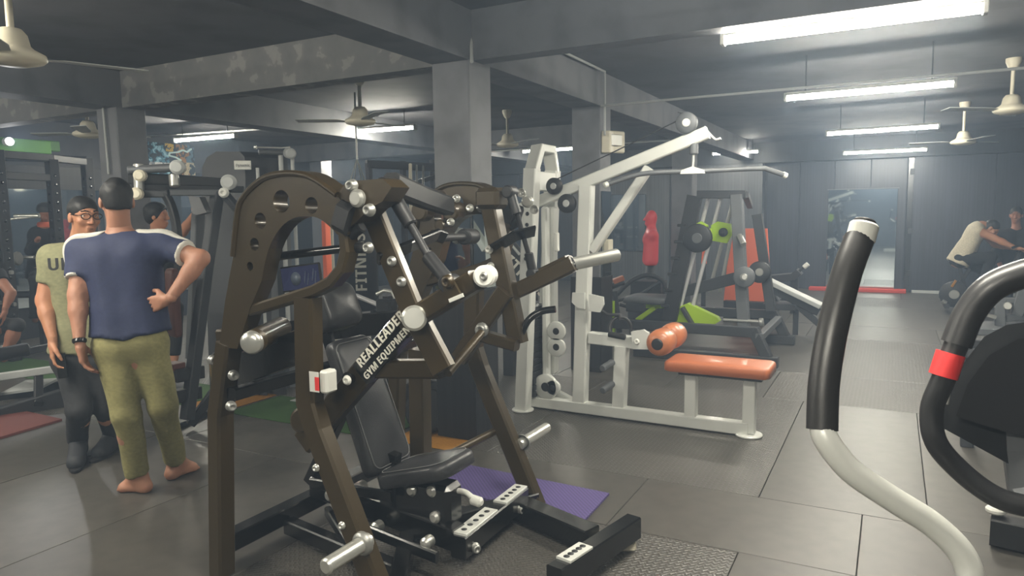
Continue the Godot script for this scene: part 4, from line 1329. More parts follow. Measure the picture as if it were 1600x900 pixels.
# ---------------------------------------------------------------- right side
func build_right_side() -> void:
	var Z := Vector3(0, 0, 1)
	var st := ns()
	# incline bench
	var t := thing("incline_bench", "pale topped sloping weight bench in front of the far panelled wall", "bench", Vector3(-1.075, 0, -10.348))
	st = ns()
	beam(st, Vector3(-1.323, 0.666, -9), Vector3(-0.709, 0.376, -9), 0.28, 0.05)
	part("pad", st, M.lightgrey, t)
	st = ns()
	beam(st, Vector3(-1.322, 0.596, -9), Vector3(-0.727, 0.307, -9), 0.12, 0.1)
	part("rail", st, M.black, t)
	st = ns()
	beam(st, Vector3(-1.012, 0.407, -9), Vector3(-0.709, 0.148, -9), 0.07, 0.06, Z)
	beam(st, Vector3(-0.852, 0.277, -9), Vector3(-0.722, 0.36, -9), 0.07, 0.05, Z)
	beam(st, Vector3(-1.346, 0.348, -9.1), Vector3(-0.979, 0.35, -9.1), 0.4, 0.07)
	for q in [Vector3(-1.316, 0.334, -9.1), Vector3(-0.993, 0.35, -9.1), Vector3(-0.716, 0.163, -9)]:
		beam(st, Vector3(q.x, 0, q.z), q, 0.06, 0.06, Z)
	part("frame", st, M.darkgrey, t)
	t = thing("hand_weight", "grey hand weight lying under the sloping bench, left of its twin", "dumbbell", Vector3(-1.286, 0.392, -9.3), "weights under the bench")
	hex_weight(t, Vector3(-1.286, 0.392, -9.3))
	t = thing("hand_weight", "grey hand weight lying under the sloping bench, right of its twin", "dumbbell", Vector3(-1.175, 0.358, -9.5), "weights under the bench")
	hex_weight(t, Vector3(-1.175, 0.358, -9.5))
	t = thing("rowing_machine", "dark rowing machine with upturned handle behind the sloping bench", "exercise machine", Vector3(-1.369, 0.177, -11))
	st = ns()
	beams(st, [Vector3(-1.636, 0.49, -11), Vector3(-1.247, 0.539, -11), Vector3(-1.162, 0.616, -11)], 0.3, 0.1)
	for q in [Vector3(-1.483, 0.495, -11), Vector3(-1.23, 0.558, -11)]:
		beam(st, Vector3(q.x, 0, q.z), q, 0.1, 0.1, Z)
	part("body", st, M.black, t)
	st = ns()
	tube(st, [Vector3(-1.221, 0.577, -11), Vector3(-1.07, 0.711, -11)], 0.02, 8)
	part("handle_post", st, M.black, t)
	st = ns()
	rod(st, Vector3(-1.112, 0.673, -11), Vector3(-1.053, 0.73, -11), 0.035, 10)
	part("handle_tip", st, M.white, t)
	# foreground cross trainer with the pale handle
	t = thing("cross_trainer", "pale grey cross trainer handle with black foam grip curving up in the foreground", "cross trainer", Vector3(0.55, 0, -0.5))
	st = ns()
	tube(st, curve([Vector3(-0.046, 1.453, -1.248), Vector3(-0.061, 1.399, -1.21), Vector3(-0.076, 1.313, -1.169), Vector3(-0.083, 1.239, -1.145), Vector3(-0.082, 1.173, -1.127)], 8), 0.0225, 22)
	part("foam_grip", st, M.foam, t)
	st = ns()
	tube(st, curve([Vector3(-0.082, 1.179, -1.127), Vector3(-0.074, 1.159, -1.118), Vector3(-0.041, 1.119, -1.12), Vector3(0.014, 1.081, -1.133), Vector3(0.068, 1.046, -1.147), Vector3(0.106, 1.006, -1.15), Vector3(0.118, 0.957, -1.14), Vector3(0.124, 0.849, -1.13), Vector3(0.134, 0.625, -1.109), Vector3(0.155, 0.087, -1.057)], 8), 0.0185, 22)
	part("handle_tube", st, M.silver, t)
	st = ns()
	rod(st, Vector3(-0.045, 1.449, -1.247), Vector3(-0.039, 1.478, -1.255), 0.0218, 22, 0.15)
	part("tube_end", st, M.white, t)
	st = ns()
	rod(st, Vector3(-0.04, 1.477, -1.255), Vector3(-0.039, 1.483, -1.257), 0.0165, 22, 0.3)
	part("end_plug", st, M.darkgrey, t)
	st = ns()
	var f0: Vector3 = Vector3(0.155, 0.087, -1.057)
	beam(st, Vector3(f0.x - 0.4, 0.06, f0.z + 0.1), Vector3(f0.x + 0.7, 0.06, f0.z + 0.1), 0.09, 0.1)
	beam(st, Vector3(f0.x, 0.05, f0.z + 0.4), Vector3(f0.x, 0.05, f0.z - 0.1), 0.08, 0.09)
	beam(st, Vector3(f0.x, 0.1, f0.z + 0.05), Vector3(f0.x, maxf(f0.y, 0.12), f0.z), 0.07, 0.07, Z)
	part("base_frame", st, M.silver, t)
	# second machine: black handle with red tape and a dark shell
	t = thing("exercise_bike", "black exercise machine with red tape round its handle and dark shell", "exercise machine", Vector3(0.75, 0, -1.4))
	st = ns()
	tube(st, curve([Vector3(0.298, 1.384, -1.743), Vector3(0.235, 1.367, -1.73), Vector3(0.18, 1.337, -1.72), Vector3(0.145, 1.283, -1.718), Vector3(0.124, 1.216, -1.71), Vector3(0.105, 1.146, -1.703), Vector3(0.087, 1.077, -1.708), Vector3(0.097, 1.009, -1.705), Vector3(0.144, 0.948, -1.723), Vector3(0.203, 0.904, -1.727), Vector3(0.259, 0.889, -1.732), Vector3(0.348, 0.883, -1.756)], 6), 0.0225, 20)
	part("handle", st, M.foam, t)
	st = ns()
	tube(st, [Vector3(0.116, 1.2, -1.71), Vector3(0.104, 1.151, -1.703)], 0.0275, 20)
	part("red_tape", st, M.redtape, t)
	st = ns()
	tube(st, curve([Vector3(0.298, 1.384, -1.743), Vector3(0.235, 1.367, -1.73), Vector3(0.18, 1.337, -1.72), Vector3(0.145, 1.283, -1.718), Vector3(0.125, 1.219, -1.711)], 8), 0.029, 20)
	part("foam_sleeve", st, M.foam, t)
	st = ns()
	var nrm: Vector3 = (Vector3(0.232, 1.098, -2.244) - Vector3(0.22, 1.119, -2.126)).normalized()
	plate(st, [Vector3(0.11, 0.953, -2.105), Vector3(0.134, 1.002, -2.124), Vector3(0.172, 1.09, -2.154), Vector3(0.221, 1.163, -2.189), Vector3(0.27, 1.192, -2.219), Vector3(0.369, 1.206, -2.274), Vector3(0.384, 0.816, -2.235), Vector3(0.295, 0.839, -2.19)], nrm * 0.16)
	part("shell", st, M.darkgrey, t)
	st = ns()
	plate(st, [Vector3(0.156, 0.987, -2.031), Vector3(0.178, 1.065, -2.052), Vector3(0.222, 1.135, -2.084), Vector3(0.283, 1.174, -2.121), Vector3(0.353, 1.181, -2.159), Vector3(0.362, 0.92, -2.134), Vector3(0.269, 0.945, -2.087)], nrm * 0.03)
	part("shell_cover", st, M.black, t)
	st = ns()
	beams(st, [Vector3(0.297, 0.973, -2.15), Vector3(0.303, 0.892, -2.144), Vector3(0.318, 0.795, -2.14), Vector3(0.82, 0.05, -1.6)], 0.07, 0.07, Z)
	part("post", st, M.midgrey, t)
	st = ns()
	rod(st, Vector3(0.137, 1.05, -2.028), Vector3(0.134, 1.015, -2.022), 0.006, 8)
	part("plug", st, M.steel, t)
	st = ns()
	beam(st, Vector3(0.436, 0.07, -3.688), Vector3(0.686, 0.07, -3.647), 0.1, 0.12)
	part("stabiliser", st, M.black, t)
	st = ns()
	var cp: Vector3 = Vector3(0.453, 0.14, -3.7)
	rod(st, cp, cp + Vector3(0, 0.03, 0), 0.04, 18, 0.4)
	part("stabiliser_cap", st, M.white, t)
	# cyclist's bike and machines behind it
	t = thing("spin_bike", "black spin bike under the cyclist in the cream vest", "exercise bike", Vector3(0.9, 0, -12.0))
	var bz := -12.0
	st = ns()
	disc(t, Vector3(0.816, 0.261, -11.95), Z, 0.19, 0.06, M.black, M.steel, "flywheel")
	beams(st, [Vector3(0.689, 0.137, -12), Vector3(1.358, 0.077, -12)], 0.06, 0.06)
	beam(st, Vector3(0.723, 0.101, -12) + Vector3(0, 0, 0.25), Vector3(0.723, 0.101, -12) - Vector3(0, 0, 0.25), 0.06, 0.06)
	beam(st, Vector3(1.358, 0.077, -12) + Vector3(0, 0, 0.25), Vector3(1.358, 0.077, -12) - Vector3(0, 0, 0.25), 0.06, 0.06)
	beam(st, Vector3(0.818, 0.274, -12), Vector3(0.99, 0.631, -12), 0.05, 0.06, Z)
	beam(st, Vector3(0.986, 0.188, -12), Vector3(0.855, 0.701, -12), 0.05, 0.06, Z)
	beam(st, Vector3(0.986, 0.188, -12), Vector3(1.553, 0.644, -12), 0.05, 0.06, Z)
	beam(st, Vector3(1.358, 0.077, -12), Vector3(1.557, 0.867, -12), 0.05, 0.06, Z)
	part("frame", st, M.darkgrey, t)
	st = ns()
	beam(st, Vector3(0.778, 0.373, -11.92), Vector3(0.828, 0.467, -11.92), 0.03, 0.06, Z)
	part("yellow_guard", st, M.yellow, t)
	st = ns()
	cushion(st, Vector3(0.87, 0.72, -12), Vector3(0.14, 0, 0), Vector3(0, 0, -0.1), Vector3(0, 0.05, 0), 0.6, 0.2)
	part("saddle", st, M.black, t)
	st = ns()
	tube(st, curve([Vector3(1.557, 0.867, -12), Vector3(1.57, 0.934, -11.9), Vector3(1.512, 0.965, -11.8), Vector3(1.449, 0.949, -11.75)], 4), 0.018, 8)
	part("handlebar", st, M.black, t)
	st = ns()
	rod(st, Vector3(0.667, 0.167, -11.9), Vector3(0.724, 0.132, -11.9), 0.03, 8)
	part("wheel", st, M.steel, t)
	t = thing("steel_frame_machine", "grey steel machine with bent tube top right behind the red-taped handle", "gym machine", Vector3(0.95, 0, -8.0))
	st = ns()
	beam(st, Vector3(0.859, 0.691, -7.5), Vector3(0.866, 0.44, -7.5), 0.08, 0.1, Z)
	beam(st, Vector3(0.751, 0.686, -7.5), Vector3(1.03, 0.687, -7.5), 0.06, 0.05)
	beam(st, Vector3(0.872, 0.521, -7.5), Vector3(1.216, 0.574, -7.5), 0.06, 0.06)
	beam(st, Vector3(0.667, 0.428, -7.5), Vector3(1.042, 0.44, -7.5), 0.5, 0.06)
	beam(st, Vector3(1.025, 0.788, -7.5), Vector3(0.981, 0.561, -7.5), 0.09, 0.09, Z)
	part("frame", st, M.midgrey, t)
	st = ns()
	tube(st, [Vector3(0.864, 0.68, -7.5), Vector3(0.871, 0.737, -7.5), Vector3(1.023, 0.838, -7.5), Vector3(1.283, 0.973, -7.5)], 0.03, 10)
	part("bent_tube", st, M.lightgrey, t)
	st = ns()
	beam(st, Vector3(0.685, 0.581, -7.4), Vector3(0.823, 0.543, -7.4), 0.07, 0.03)
	beam(st, Vector3(0.752, 0.658, -7.5), Vector3(0.848, 0.628, -7.5), 0.05, 0.03)
	rod(st, Vector3(0.749, 0.612, -7.5), Vector3(0.744, 0.624, -7.4), 0.03, 10)
	rod(st, Vector3(0.918, 0.637, -7.5), Vector3(0.905, 0.648, -7.4), 0.035, 10)
	part("arm", st, M.steel, t)
	t = thing("weight_bench", "low dark bench on the floor behind the dark shell", "bench", Vector3(0.426, 0.653, -4.7))
	st = ns()
	beam(st, Vector3(0.427, 0.629, -5.2), Vector3(0.792, 0.637, -5.2), 0.12, 0.12)
	rod(st, Vector3(0.478, 0.598, -5.1), Vector3(0.496, 0.563, -5.3), 0.05, 12)
	part("rail", st, M.darkgrey, t)
	st = ns()
	beam(st, Vector3(0.463, 0.595, -5.2), Vector3(Vector3(0.463, 0.595, -5.2).x, 0, -5.2), 0.07, 0.07, Z)
	beam(st, Vector3(0.73, 0.617, -5.2), Vector3(Vector3(0.73, 0.617, -5.2).x, 0, -5.2), 0.07, 0.07, Z)
	part("foot", st, M.darkgrey, t)

func hex_weight(t: Node3D, c: Vector3) -> void:
	for s in [-1, 1]:
		var st := ns()
		lathe(st, c + Vector3(0, 0, 0.07 * s - 0.05), Vector3(0, 0, 1), [[0, 0], [0.075, 0], [0.09, 0.02], [0.09, 0.08], [0.075, 0.1], [0, 0.1]], 6, true)
		part("head", st, M.midgrey, t)
	var st2 := ns()
	rod(st2, c + Vector3(0, 0, -0.1), c + Vector3(0, 0, 0.1), 0.018, 10)
	part("grip", st2, M.steel, t)

# ---------------------------------------------------------------- left side: rack, cable machine, tower
func build_left_side() -> void:
	var Z := Vector3(0, 0, 1)
	var st := ns()
	var t := thing("power_rack", "black power rack with drilled uprights at the left edge", "power rack", Vector3(-7.702, -0.438, -3.992))
	for q in [[Vector3(-8.498, 2.242, -4.315), Vector3(-8.286, -0.536, -4.101)], [Vector3(-8.589, 2.186, -4.945), Vector3(-8.427, -0.405, -4.725)], [Vector3(-8.835, 2.246, -5.504), Vector3(-8.694, -0.229, -5.287)], [Vector3(-9.52, 2.312, -4.346), Vector3(-9.291, -0.367, -4.152)]]:
		st = ns()
		var foot := Vector3(q[1].x, 0.0, q[1].z); var top := Vector3(q[1].x, q[0].y, q[1].z)
		beam(st, foot, top, 0.105, 0.105, Z)
		var up := part("upright", st, M.black, t)
		for k in 16:
			var h := ns()
			var y := 0.5 + k * 0.1
			if y < top.y - 0.1:
				lathe(h, Vector3(top.x, y, top.z + 0.0525), Vector3(0.0, 0, 1), [[0.018, -0.002], [0.018, 0.001], [0, 0.001]], 8)
				part("peg_hole_disc", h, M.gloss_black, up)  # flat dark disc, colour stands for the shade inside a hole
				h = ns()
				lathe(h, Vector3(top.x + 0.0525, y, top.z), Vector3(1, 0, 0), [[0.018, -0.002], [0.018, 0.001], [0, 0.001]], 8)
				part("peg_hole_disc", h, M.gloss_black, up)  # same painted disc for hole shade on the side face
	var A: Vector3 = Vector3(-8.286, -0.536, -4.101); var B: Vector3 = Vector3(-8.427, -0.405, -4.725); var C: Vector3 = Vector3(-8.694, -0.229, -5.287); var D: Vector3 = Vector3(-9.291, -0.367, -4.152)
	for b in [[A, B, 2.2], [B, C, 2.2], [D, C, 2.23], [A, D, 2.2], [A, B, 1.98], [A, D, 0.1], [A, B, 0.08], [B, C, 0.08]]:
		st = ns()
		beam(st, Vector3(b[0].x, b[2], b[0].z), Vector3(b[1].x, b[2], b[1].z), 0.07, 0.08)
		part("cross_beam", st, M.black, t)
	for y in [0.62, 0.96]:
		st = ns()
		beam(st, Vector3(A.x, y, A.z) + Vector3(0.1, 0, 0), Vector3(D.x, y, D.z) + Vector3(0.1, 0, 0), 0.03, 0.04)
		part("safety_bar", st, M.steel, t)
	t = thing("barbell", "barbell with pale sleeve resting in the black power rack", "barbell", Vector3(-8.776, 1.559, -4.588))
	st = ns()
	rod(st, Vector3(-9.408, 1.462, -4.101), Vector3(-8.646, 1.549, -4.656), 0.014, 10)
	rod(st, Vector3(-8.87, 1.553, -4.514), Vector3(-8.633, 1.556, -4.664), 0.026, 12)
	part("bar", st, M.chrome, t)
	t = thing("barbell", "lower barbell lying across the black power rack", "barbell", Vector3(-8.757, 1.092, -4.406))
	st = ns()
	rod(st, Vector3(-9.394, 1.081, -4.063), Vector3(-8.668, 1.083, -4.589), 0.02, 10)
	rod(st, Vector3(-8.731, 1.077, -4.418), Vector3(-8.692, 1.077, -4.439), 0.08, 16)
	part("bar", st, M.steel, t)
	# low sled in front of the rack
	t = thing("weight_sled", "low black sled with a pale rail in front of the power rack", "weight sled", Vector3(-5.856, 0, -2.939))
	st = ns()
	beam(st, Vector3(-6.135, -0.043, -2.632), Vector3(-5.884, 0.068, -3.235), 0.1, 0.14)
	beam(st, Vector3(-6.771, -0.053, -2.917), Vector3(-6.349, 0.056, -3.498), 0.1, 0.12)
	part("runner", st, M.black, t)
	st = ns()
	beam(st, Vector3(-6.549, 0.219, -2.839), Vector3(-6.07, 0.274, -3.331), 0.05, 0.06)
	part("pale_rail", st, M.lightgrey, t)
	for q in [[Vector3(-6.323, 0.216, -2.961), Vector3(-5.981, 0.026, -2.779)], [Vector3(-6.219, 0.229, -3.246), Vector3(-5.894, 0.057, -3.058)]]:
		st = ns()
		beam(st, q[0], q[1], 0.06, 0.06, Z)
		part("stanchion", st, M.black, t)
	st = ns()
	rod(st, Vector3(-6.886, 0.331, -3.243), Vector3(-6.83, 0.352, -3.503), 0.06, 14)
	part("padded_roller", st, M.black, t)
	st = ns()
	plate(st, [Vector3(-6.384, 0.093, -3.027), Vector3(-6.319, 0.083, -3.289), Vector3(-6.273, 0.145, -3.435), Vector3(-6.417, 0.15, -3.244)], Vector3(0, 0.02, 0))
	part("foot_board", st, M.lightgrey, t)
	# floor mats
	st = ns()
	plate(st, [Vector3(-5.449, 0, -2.982), Vector3(-6.042, 0, -2.99), Vector3(-6.118, 0, -2.627), Vector3(-5.358, 0, -2.286), Vector3(-5.386, 0, -2.509)], Vector3(0, 0.016, 0))
	var rm := solo("exercise_mat", st, M.redmat, "reddish brown exercise mat on the floor at the left edge", "mat")
	rm.position.y += 0.009
	st = ns()
	plate(st, [Vector3(-1.282, 0, -3.456), Vector3(-2.172, 0, -3.493), Vector3(-2.191, 0, -3.149), Vector3(-1.272, 0, -3.027)], Vector3(0, 0.012, 0))
	var pm := solo("exercise_mat", st, M.purple, "purple exercise mat on the floor behind the bronze machine", "mat")
	pm.position.y += 0.007
	# black cable machine with brown pad behind the man in navy
	t = thing("row_machine", "black row machine with round capped arms and a brown pad behind the man in navy", "gym machine", Vector3(-4.667, 0, -3.504))
	st = ns()
	beams(st, [Vector3(-4.372, 1.69, -3.611), Vector3(-4.341, 1.139, -3.448), Vector3(-4.336, 0.094, -3.213)], 0.075, 0.075, Z)
	part("post", st, M.darkgrey, t)
	st = ns()
	beam(st, Vector3(-4.534, 1.553, -3.564), Vector3(-4.579, 0.461, -3.468), 0.06, 0.08, Z)
	part("post", st, M.midgrey, t)
	st = ns()
	beams(st, [Vector3(-4.238, 1.409, -3.649), Vector3(-4.216, 1.035, -3.617), Vector3(-4.211, 0.476, -3.553)], 0.05, 0.06, Z)
	part("rear_post", st, M.midgrey, t)
	for q in [[Vector3(-4.764, 1.79, -3.184), Vector3(-4.387, 1.75, -3.724), 0.05, 0.085, "black"], [Vector3(-4.742, 1.727, -3.188), Vector3(-4.329, 1.712, -3.808), 0.05, 0.05, "black"], [Vector3(-4.502, 1.683, -3.312), Vector3(-4.33, 1.685, -3.632), 0.04, 0.045, "midgrey"], [Vector3(-4.642, 1.675, -3.179), Vector3(-4.513, 1.675, -3.305), 0.05, 0.05, "darkgrey"]]:
		st = ns()
		beam(st, q[0], q[1], q[2], q[3])
		part("top_arm", st, M[q[4]], t)
	st = ns()
	rod(st, Vector3(-4.718, 1.841, -3.157), Vector3(-4.496, 1.858, -3.336), 0.03, 16)
	part("roller_bar", st, M.midgrey, t)
	for q in [[Vector3(-4.404, 1.854, -3.327), 0.05, "lightgrey"], [Vector3(-4.296, 1.759, -3.659), 0.055, "lightgrey"], [Vector3(-4.584, 1.797, -3.167), 0.04, "cream"], [Vector3(-4.602, 1.674, -3.143), 0.042, "cream"]]:
		st = ns()
		rod(st, q[0], q[0] + Vector3(0.05, 0, 0.06), q[1], 20, 0.35)
		part("end_cap", st, M[q[2]], t)
	for q in [[Vector3(-4.676, 1.886, -3.208), Vector3(-4.661, 1.69, -3.193)], [Vector3(-4.483, 1.813, -3.337), Vector3(-4.472, 1.723, -3.333)]]:
		st = ns()
		rod(st, q[0], q[1], 0.035, 14)
		part("collar", st, M.steel, t)
	bolt(t, Vector3(-4.289, 1.683, -3.597), Vector3(0.5, 0, 0.8), 0.03, M.white, 0.03)
	st = ns()
	beams(st, [Vector3(-4.322, 1.666, -3.635), Vector3(-4.244, 1.572, -3.665), Vector3(-4.115, 1.453, -3.72)], 0.05, 0.06, Z)
	part("angled_arm", st, M.darkgrey, t)
	st = ns()
	sweep(st, curve([Vector3(-4.538, 1.688, -3.293), Vector3(-4.495, 1.607, -3.307), Vector3(-4.459, 1.485, -3.312), Vector3(-4.437, 1.328, -3.305), Vector3(-4.421, 1.104, -3.287)], 4), rrect(0.05, 0.055, 0.008), Z)
	part("curved_arm", st, M.black, t)
	st = ns()
	plate(st, [Vector3(-4.366, 1.659, -3.382), Vector3(-4.298, 1.649, -3.417), Vector3(-4.25, 1.54, -3.43), Vector3(-4.309, 1.523, -3.396), Vector3(-4.333, 1.533, -3.384)], Vector3(0.05, 0, 0.09))
	part("wedge_guard", st, M.darkgrey, t)
	st = ns()
	cushion(st, Vector3(-4.448, 0.914, -3.273), Vector3(0.07, 0, 0.02), Vector3(-4.456, 1.148, -3.296) - Vector3(-4.435, 0.909, -3.279), Vector3(0.03, 0, 0.08), 0.35, 0.1)
	part("brown_pad", st, M.brown, t)
	st = ns()
	beam(st, Vector3(-4.382, 0.411, -3.169), Vector3(-4.342, 0.408, -3.361), 0.09, 0.09)
	beam(st, Vector3(-4.377, 0.265, -3.154), Vector3(-4.357, 0.262, -3.336), 0.09, 0.09)
	beam(st, Vector3(-4.479, 0, -3.2), Vector3(-4.638, 0, -3.714), 0.08, 0.08)
	beam(st, Vector3(Vector3(-4.366, 0.148, -3.26).x, 0.04, Vector3(-4.366, 0.148, -3.26).z), Vector3(-4.195, 0.476, -3.562), 0.06, 0.06)
	part("base", st, M.black, t)
	st = ns()
	box(st, Vector3(-4.429, 0.468, -3.207), Vector3(0.12, 0.05, 0.1))
	part("seat_edge", st, M.brown, t)
	# tall dark stack tower
	t = thing("cable_tower", "tall dark cable tower with rounded shroud and white name plate", "gym machine", Vector3(-4.517, 0, -4.159))
	st = ns()
	plate(st, [Vector3(-5.155, 1.725, -4.29), Vector3(-5.153, 1.935, -4.316), Vector3(-5.121, 2.017, -4.343), Vector3(-5.055, 2.066, -4.384), Vector3(-4.878, 2.063, -4.478), Vector3(-4.837, 2.018, -4.495), Vector3(-4.817, 1.72, -4.471), Vector3(-4.769, 0.946, -4.405), Vector3(-4.693, -0.159, -4.315), Vector3(-5.014, -0.099, -4.15), Vector3(-5.092, 0.951, -4.232)], Vector3(0.13, 0, -0.3))
	part("shroud", st, M.darkgrey, t)
	st = ns()
	plate(st, [Vector3(-4.9, 2.023, -4.525), Vector3(-4.825, 2.037, -4.63), Vector3(-4.744, 0.935, -4.542), Vector3(-4.664, -0.146, -4.457), Vector3(-4.693, -0.159, -4.315), Vector3(-4.778, 0.946, -4.4)], Vector3(0.1, 0, -0.16))
	part("side_shroud", st, M.midgrey, t)
	for q in [[Vector3(-4.627, 2.04, -4.485), Vector3(-4.508, 0.628, -4.382), 0.02], [Vector3(-4.583, 2.071, -4.575), Vector3(-4.471, 0.619, -4.463), 0.016], [Vector3(-4.709, 1.915, -4.301), Vector3(-4.692, 1.713, -4.286), 0.014]]:
		st = ns()
		rod(st, q[0], Vector3(q[0].x, 0.3, q[0].z), q[2], 12)
		part("guide_tube", st, M.lightgrey, t)
	st = ns()
	tube(st, [Vector3(-4.704, 2.043, -4.318), Vector3(-4.57, 2.05, -4.517)], 0.022, 12)
	part("top_bar", st, M.midgrey, t)
	st = ns()
	rod(st, Vector3(-4.57, 2.044, -4.516), Vector3(-4.463, 2.029, -4.446), 0.045, 18, 0.3)
	part("top_cap", st, M.lightgrey, t)
	st = ns()
	tube(st, [Vector3(-4.734, 2.086, -4.308), Vector3(-4.619, 2.088, -4.495), Vector3(-4.557, 2.093, -4.529)], 0.007, 8)
	rod(st, Vector3(-4.739, 2.086, -4.305), Vector3(-4.72, 2.086, -4.315), 0.016, 10)
	part("handle_hook", st, M.chrome, t)
	st = ns()
	beam(st, Vector3(-4.88, 1.939, -4.212), Vector3(-4.774, 1.939, -4.294), 0.012, 0.075, Vector3.UP, 0.005)
	part("name_plate", st, M.white, t)
	var pxv: Vector3 = Vector3(-4.739, 1.936, -4.262) - Vector3(-4.843, 1.936, -4.181)
	words("Dynamic", 0.02, Vector3(-4.796, 1.936, -4.226), pxv, Vector3.UP, M.darkgrey, t, 0.002)
	for q in [[Vector3(-4.848, 0.642, -4.138), Vector3(-4.646, 0.585, -4.24), Vector3(-4.606, 0.004, -4.193), Vector3(-4.807, 0.039, -4.089)], [Vector3(-4.641, 0.603, -4.307), Vector3(-4.545, 0.601, -4.359), Vector3(-4.503, -0.034, -4.306), Vector3(-4.608, -0.032, -4.25)]]:
		st = ns()
		plate(st, q, Vector3(0.02, 0, 0.02))
		part("lower_panel", st, M.charcoal_panel, t)
	st = ns()
	box(st, Vector3(-4.268, -0.021, -4.183), Vector3(0.07, 0.06, 0.09))
	part("foot", st, M.lightgrey, t)
	st = ns()
	beams(st, [Vector3(-4.69, -0.035, -3.829), Vector3(-4.419, -0.071, -4.096), Vector3(-4.316, -0.029, -4.281)], 0.09, 0.08)
	part("base_rail", st, M.black, t)

# ---------------------------------------------------------------- far side
func build_far_side() -> void:
	var Z := Vector3(0, 0, 1)
	var st := ns()
	# tall rack seen between the fan and the middle column
	var t := thing("storage_rack", "far black rack with hanging steel bars left of the middle column", "rack", Vector3(-4.887, 1.047, -6.453))
	for q in [Vector3(-5.237, 2.092, -6.389), Vector3(-5.023, 2.124, -6.735), Vector3(-4.832, 2.149, -7.069)]:
		st = ns()
		beam(st, Vector3(q.x, 0, q.z), q, 0.06, 0.06, Z)
		part("upright", st, M.darkgrey, t)
	st = ns()
	beam(st, Vector3(-5.262, 2.085, -6.374), Vector3(-4.802, 2.058, -7.074), 0.08, 0.09)
	beam(st, Vector3(-5.135, 1.77, -6.519), Vector3(-4.798, 1.953, -7.064), 0.06, 0.05)
	part("top_beam", st, M.black, t)
	t = thing("hanging_bar", "pale bar hanging in the far black rack, leftmost of three", "bar", Vector3(-4.817, 1.906, -6.592), "bars hanging in the far rack")
	st = ns(); rod(st, Vector3(-4.913, 2.089, -6.733), Vector3(-4.797, 1.547, -6.56), 0.02, 10); part("bar", st, M.cream, t)
	t = thing("hanging_bar", "thin pale bar hanging in the far black rack, middle of three", "bar", Vector3(-4.753, 1.905, -6.626), "bars hanging in the far rack")
	st = ns(); rod(st, Vector3(-4.878, 2.077, -6.808), Vector3(-4.731, 1.475, -6.587), 0.013, 10); part("bar", st, M.steel, t)
	t = thing("hanging_bar", "thin pale bar hanging in the far black rack, rightmost of three", "bar", Vector3(-4.689, 1.904, -6.66), "bars hanging in the far rack")
	st = ns(); rod(st, Vector3(-4.842, 2.072, -6.883), Vector3(-4.666, 1.438, -6.618), 0.013, 10); part("bar", st, M.steel, t)
	# orange upright seen through the loop of the bronze machine
	st = ns()
	beam(st, Vector3(Vector3(-5.963, 1.031, -6.444).x, 0, Vector3(-5.963, 1.031, -6.444).z), Vector3(-5.992, 1.45, -6.479), 0.06, 0.1, Z)
	solo("orange_post", st, M.orange, "orange upright pad seen through the arch of the bronze machine", "post")
	st = ns()
	rod(st, Vector3(Vector3(-5.832, 1.035, -6.401).x, 0, Vector3(-5.832, 1.035, -6.401).z), Vector3(-5.858, 1.375, -6.427), 0.015, 10)
	solo("steel_post", st, M.cream, "thin pale post just right of the orange upright", "post")
	# black heavy bag with worn white vertical lettering
	t = thing("heavy_bag", "black heavy bag with worn white lettering behind the pivot of the bronze machine", "punching bag", Vector3(-5.018, 0.939, -5.913))
	st = ns()
	var hb: Vector3 = Vector3(-4.992, 0.735, -5.903)
	lathe(st, Vector3(hb.x, 0.5, hb.z), Vector3.UP, [[0, 0], [0.16, 0], [0.18, 0.03], [0.18, 1.17], [0.16, 1.2], [0, 1.2]], 24)
	part("bag", st, M.darkgrey, t)
	for k in 4:
		st = ns()
		var a := TAU * k / 4 + 0.4
		rod(st, Vector3(hb.x + cos(a) * 0.15, 1.7, hb.z + sin(a) * 0.15), Vector3(hb.x, 2.1, hb.z), 0.006, 6)
		part("chain", st, M.steel, t)
	st = ns()
	rod(st, Vector3(hb.x, 2.09, hb.z), Vector3(hb.x, 2.78, hb.z), 0.01, 8)
	part("hanger", st, M.steel, t)
	var vd := Vector3(-hb.x, 0, -hb.z).normalized()
	words("FITNESS", 0.12, Vector3(hb.x, 1.02, hb.z) + vd * 0.183, Vector3.UP, vd.cross(Vector3.UP), M.letter, t, 0.01)
	# tilted banner stand with FITNESS lettering, behind the far press arm
	t = thing("lettered_machine", "dark machine shroud with slanted white FITNESS lettering beside the silver tower", "gym machine", Vector3(-2.962, -0.017, -5.499))
	st = ns()
	var g := -0.75
	plate(st, [Vector3(-3.161, 1.166, -5.681), Vector3(-3.072, 1.281, -5.742), Vector3(-2.855, 0.998, -5.825), Vector3(-2.844, 0.706, -5.797), Vector3(-3.15, 0.886, -5.654)], Vector3(0.02, 0, 0.05))
	part("shroud", st, M.darkgrey, t)
	var wx: Vector3 = Vector3(-2.862, 0.902, -5.706) - Vector3(-3.068, 1.112, -5.621)
	words("FITNESS", 0.11, Vector3(-2.925, 0.961, -5.679), wx, Vector3(0, 1, 0), M.letter, t, 0.006)
	st = ns()
	beam(st, Vector3(-3.061, 1.237, -5.684), Vector3(-2.98, 1.131, -5.715), 0.02, 0.03, Z)
	part("steel_tab", st, M.lightgrey, t)
	st = ns()
	beam(st, Vector3(-3.116, 0.938, -5.752), Vector3(Vector3(-3.116, 0.938, -5.752).x, 0, Vector3(-3.116, 0.938, -5.752).z), 0.1, 0.1, Z)
	part("post", st, M.darkgrey, t)
	# low bench machine left of the leg press
	t = thing("exercise_bench", "dark low machine with coiled cables in front of the red dummy", "gym machine", Vector3(-3.081, 0.09, -8.859))
	st = ns()
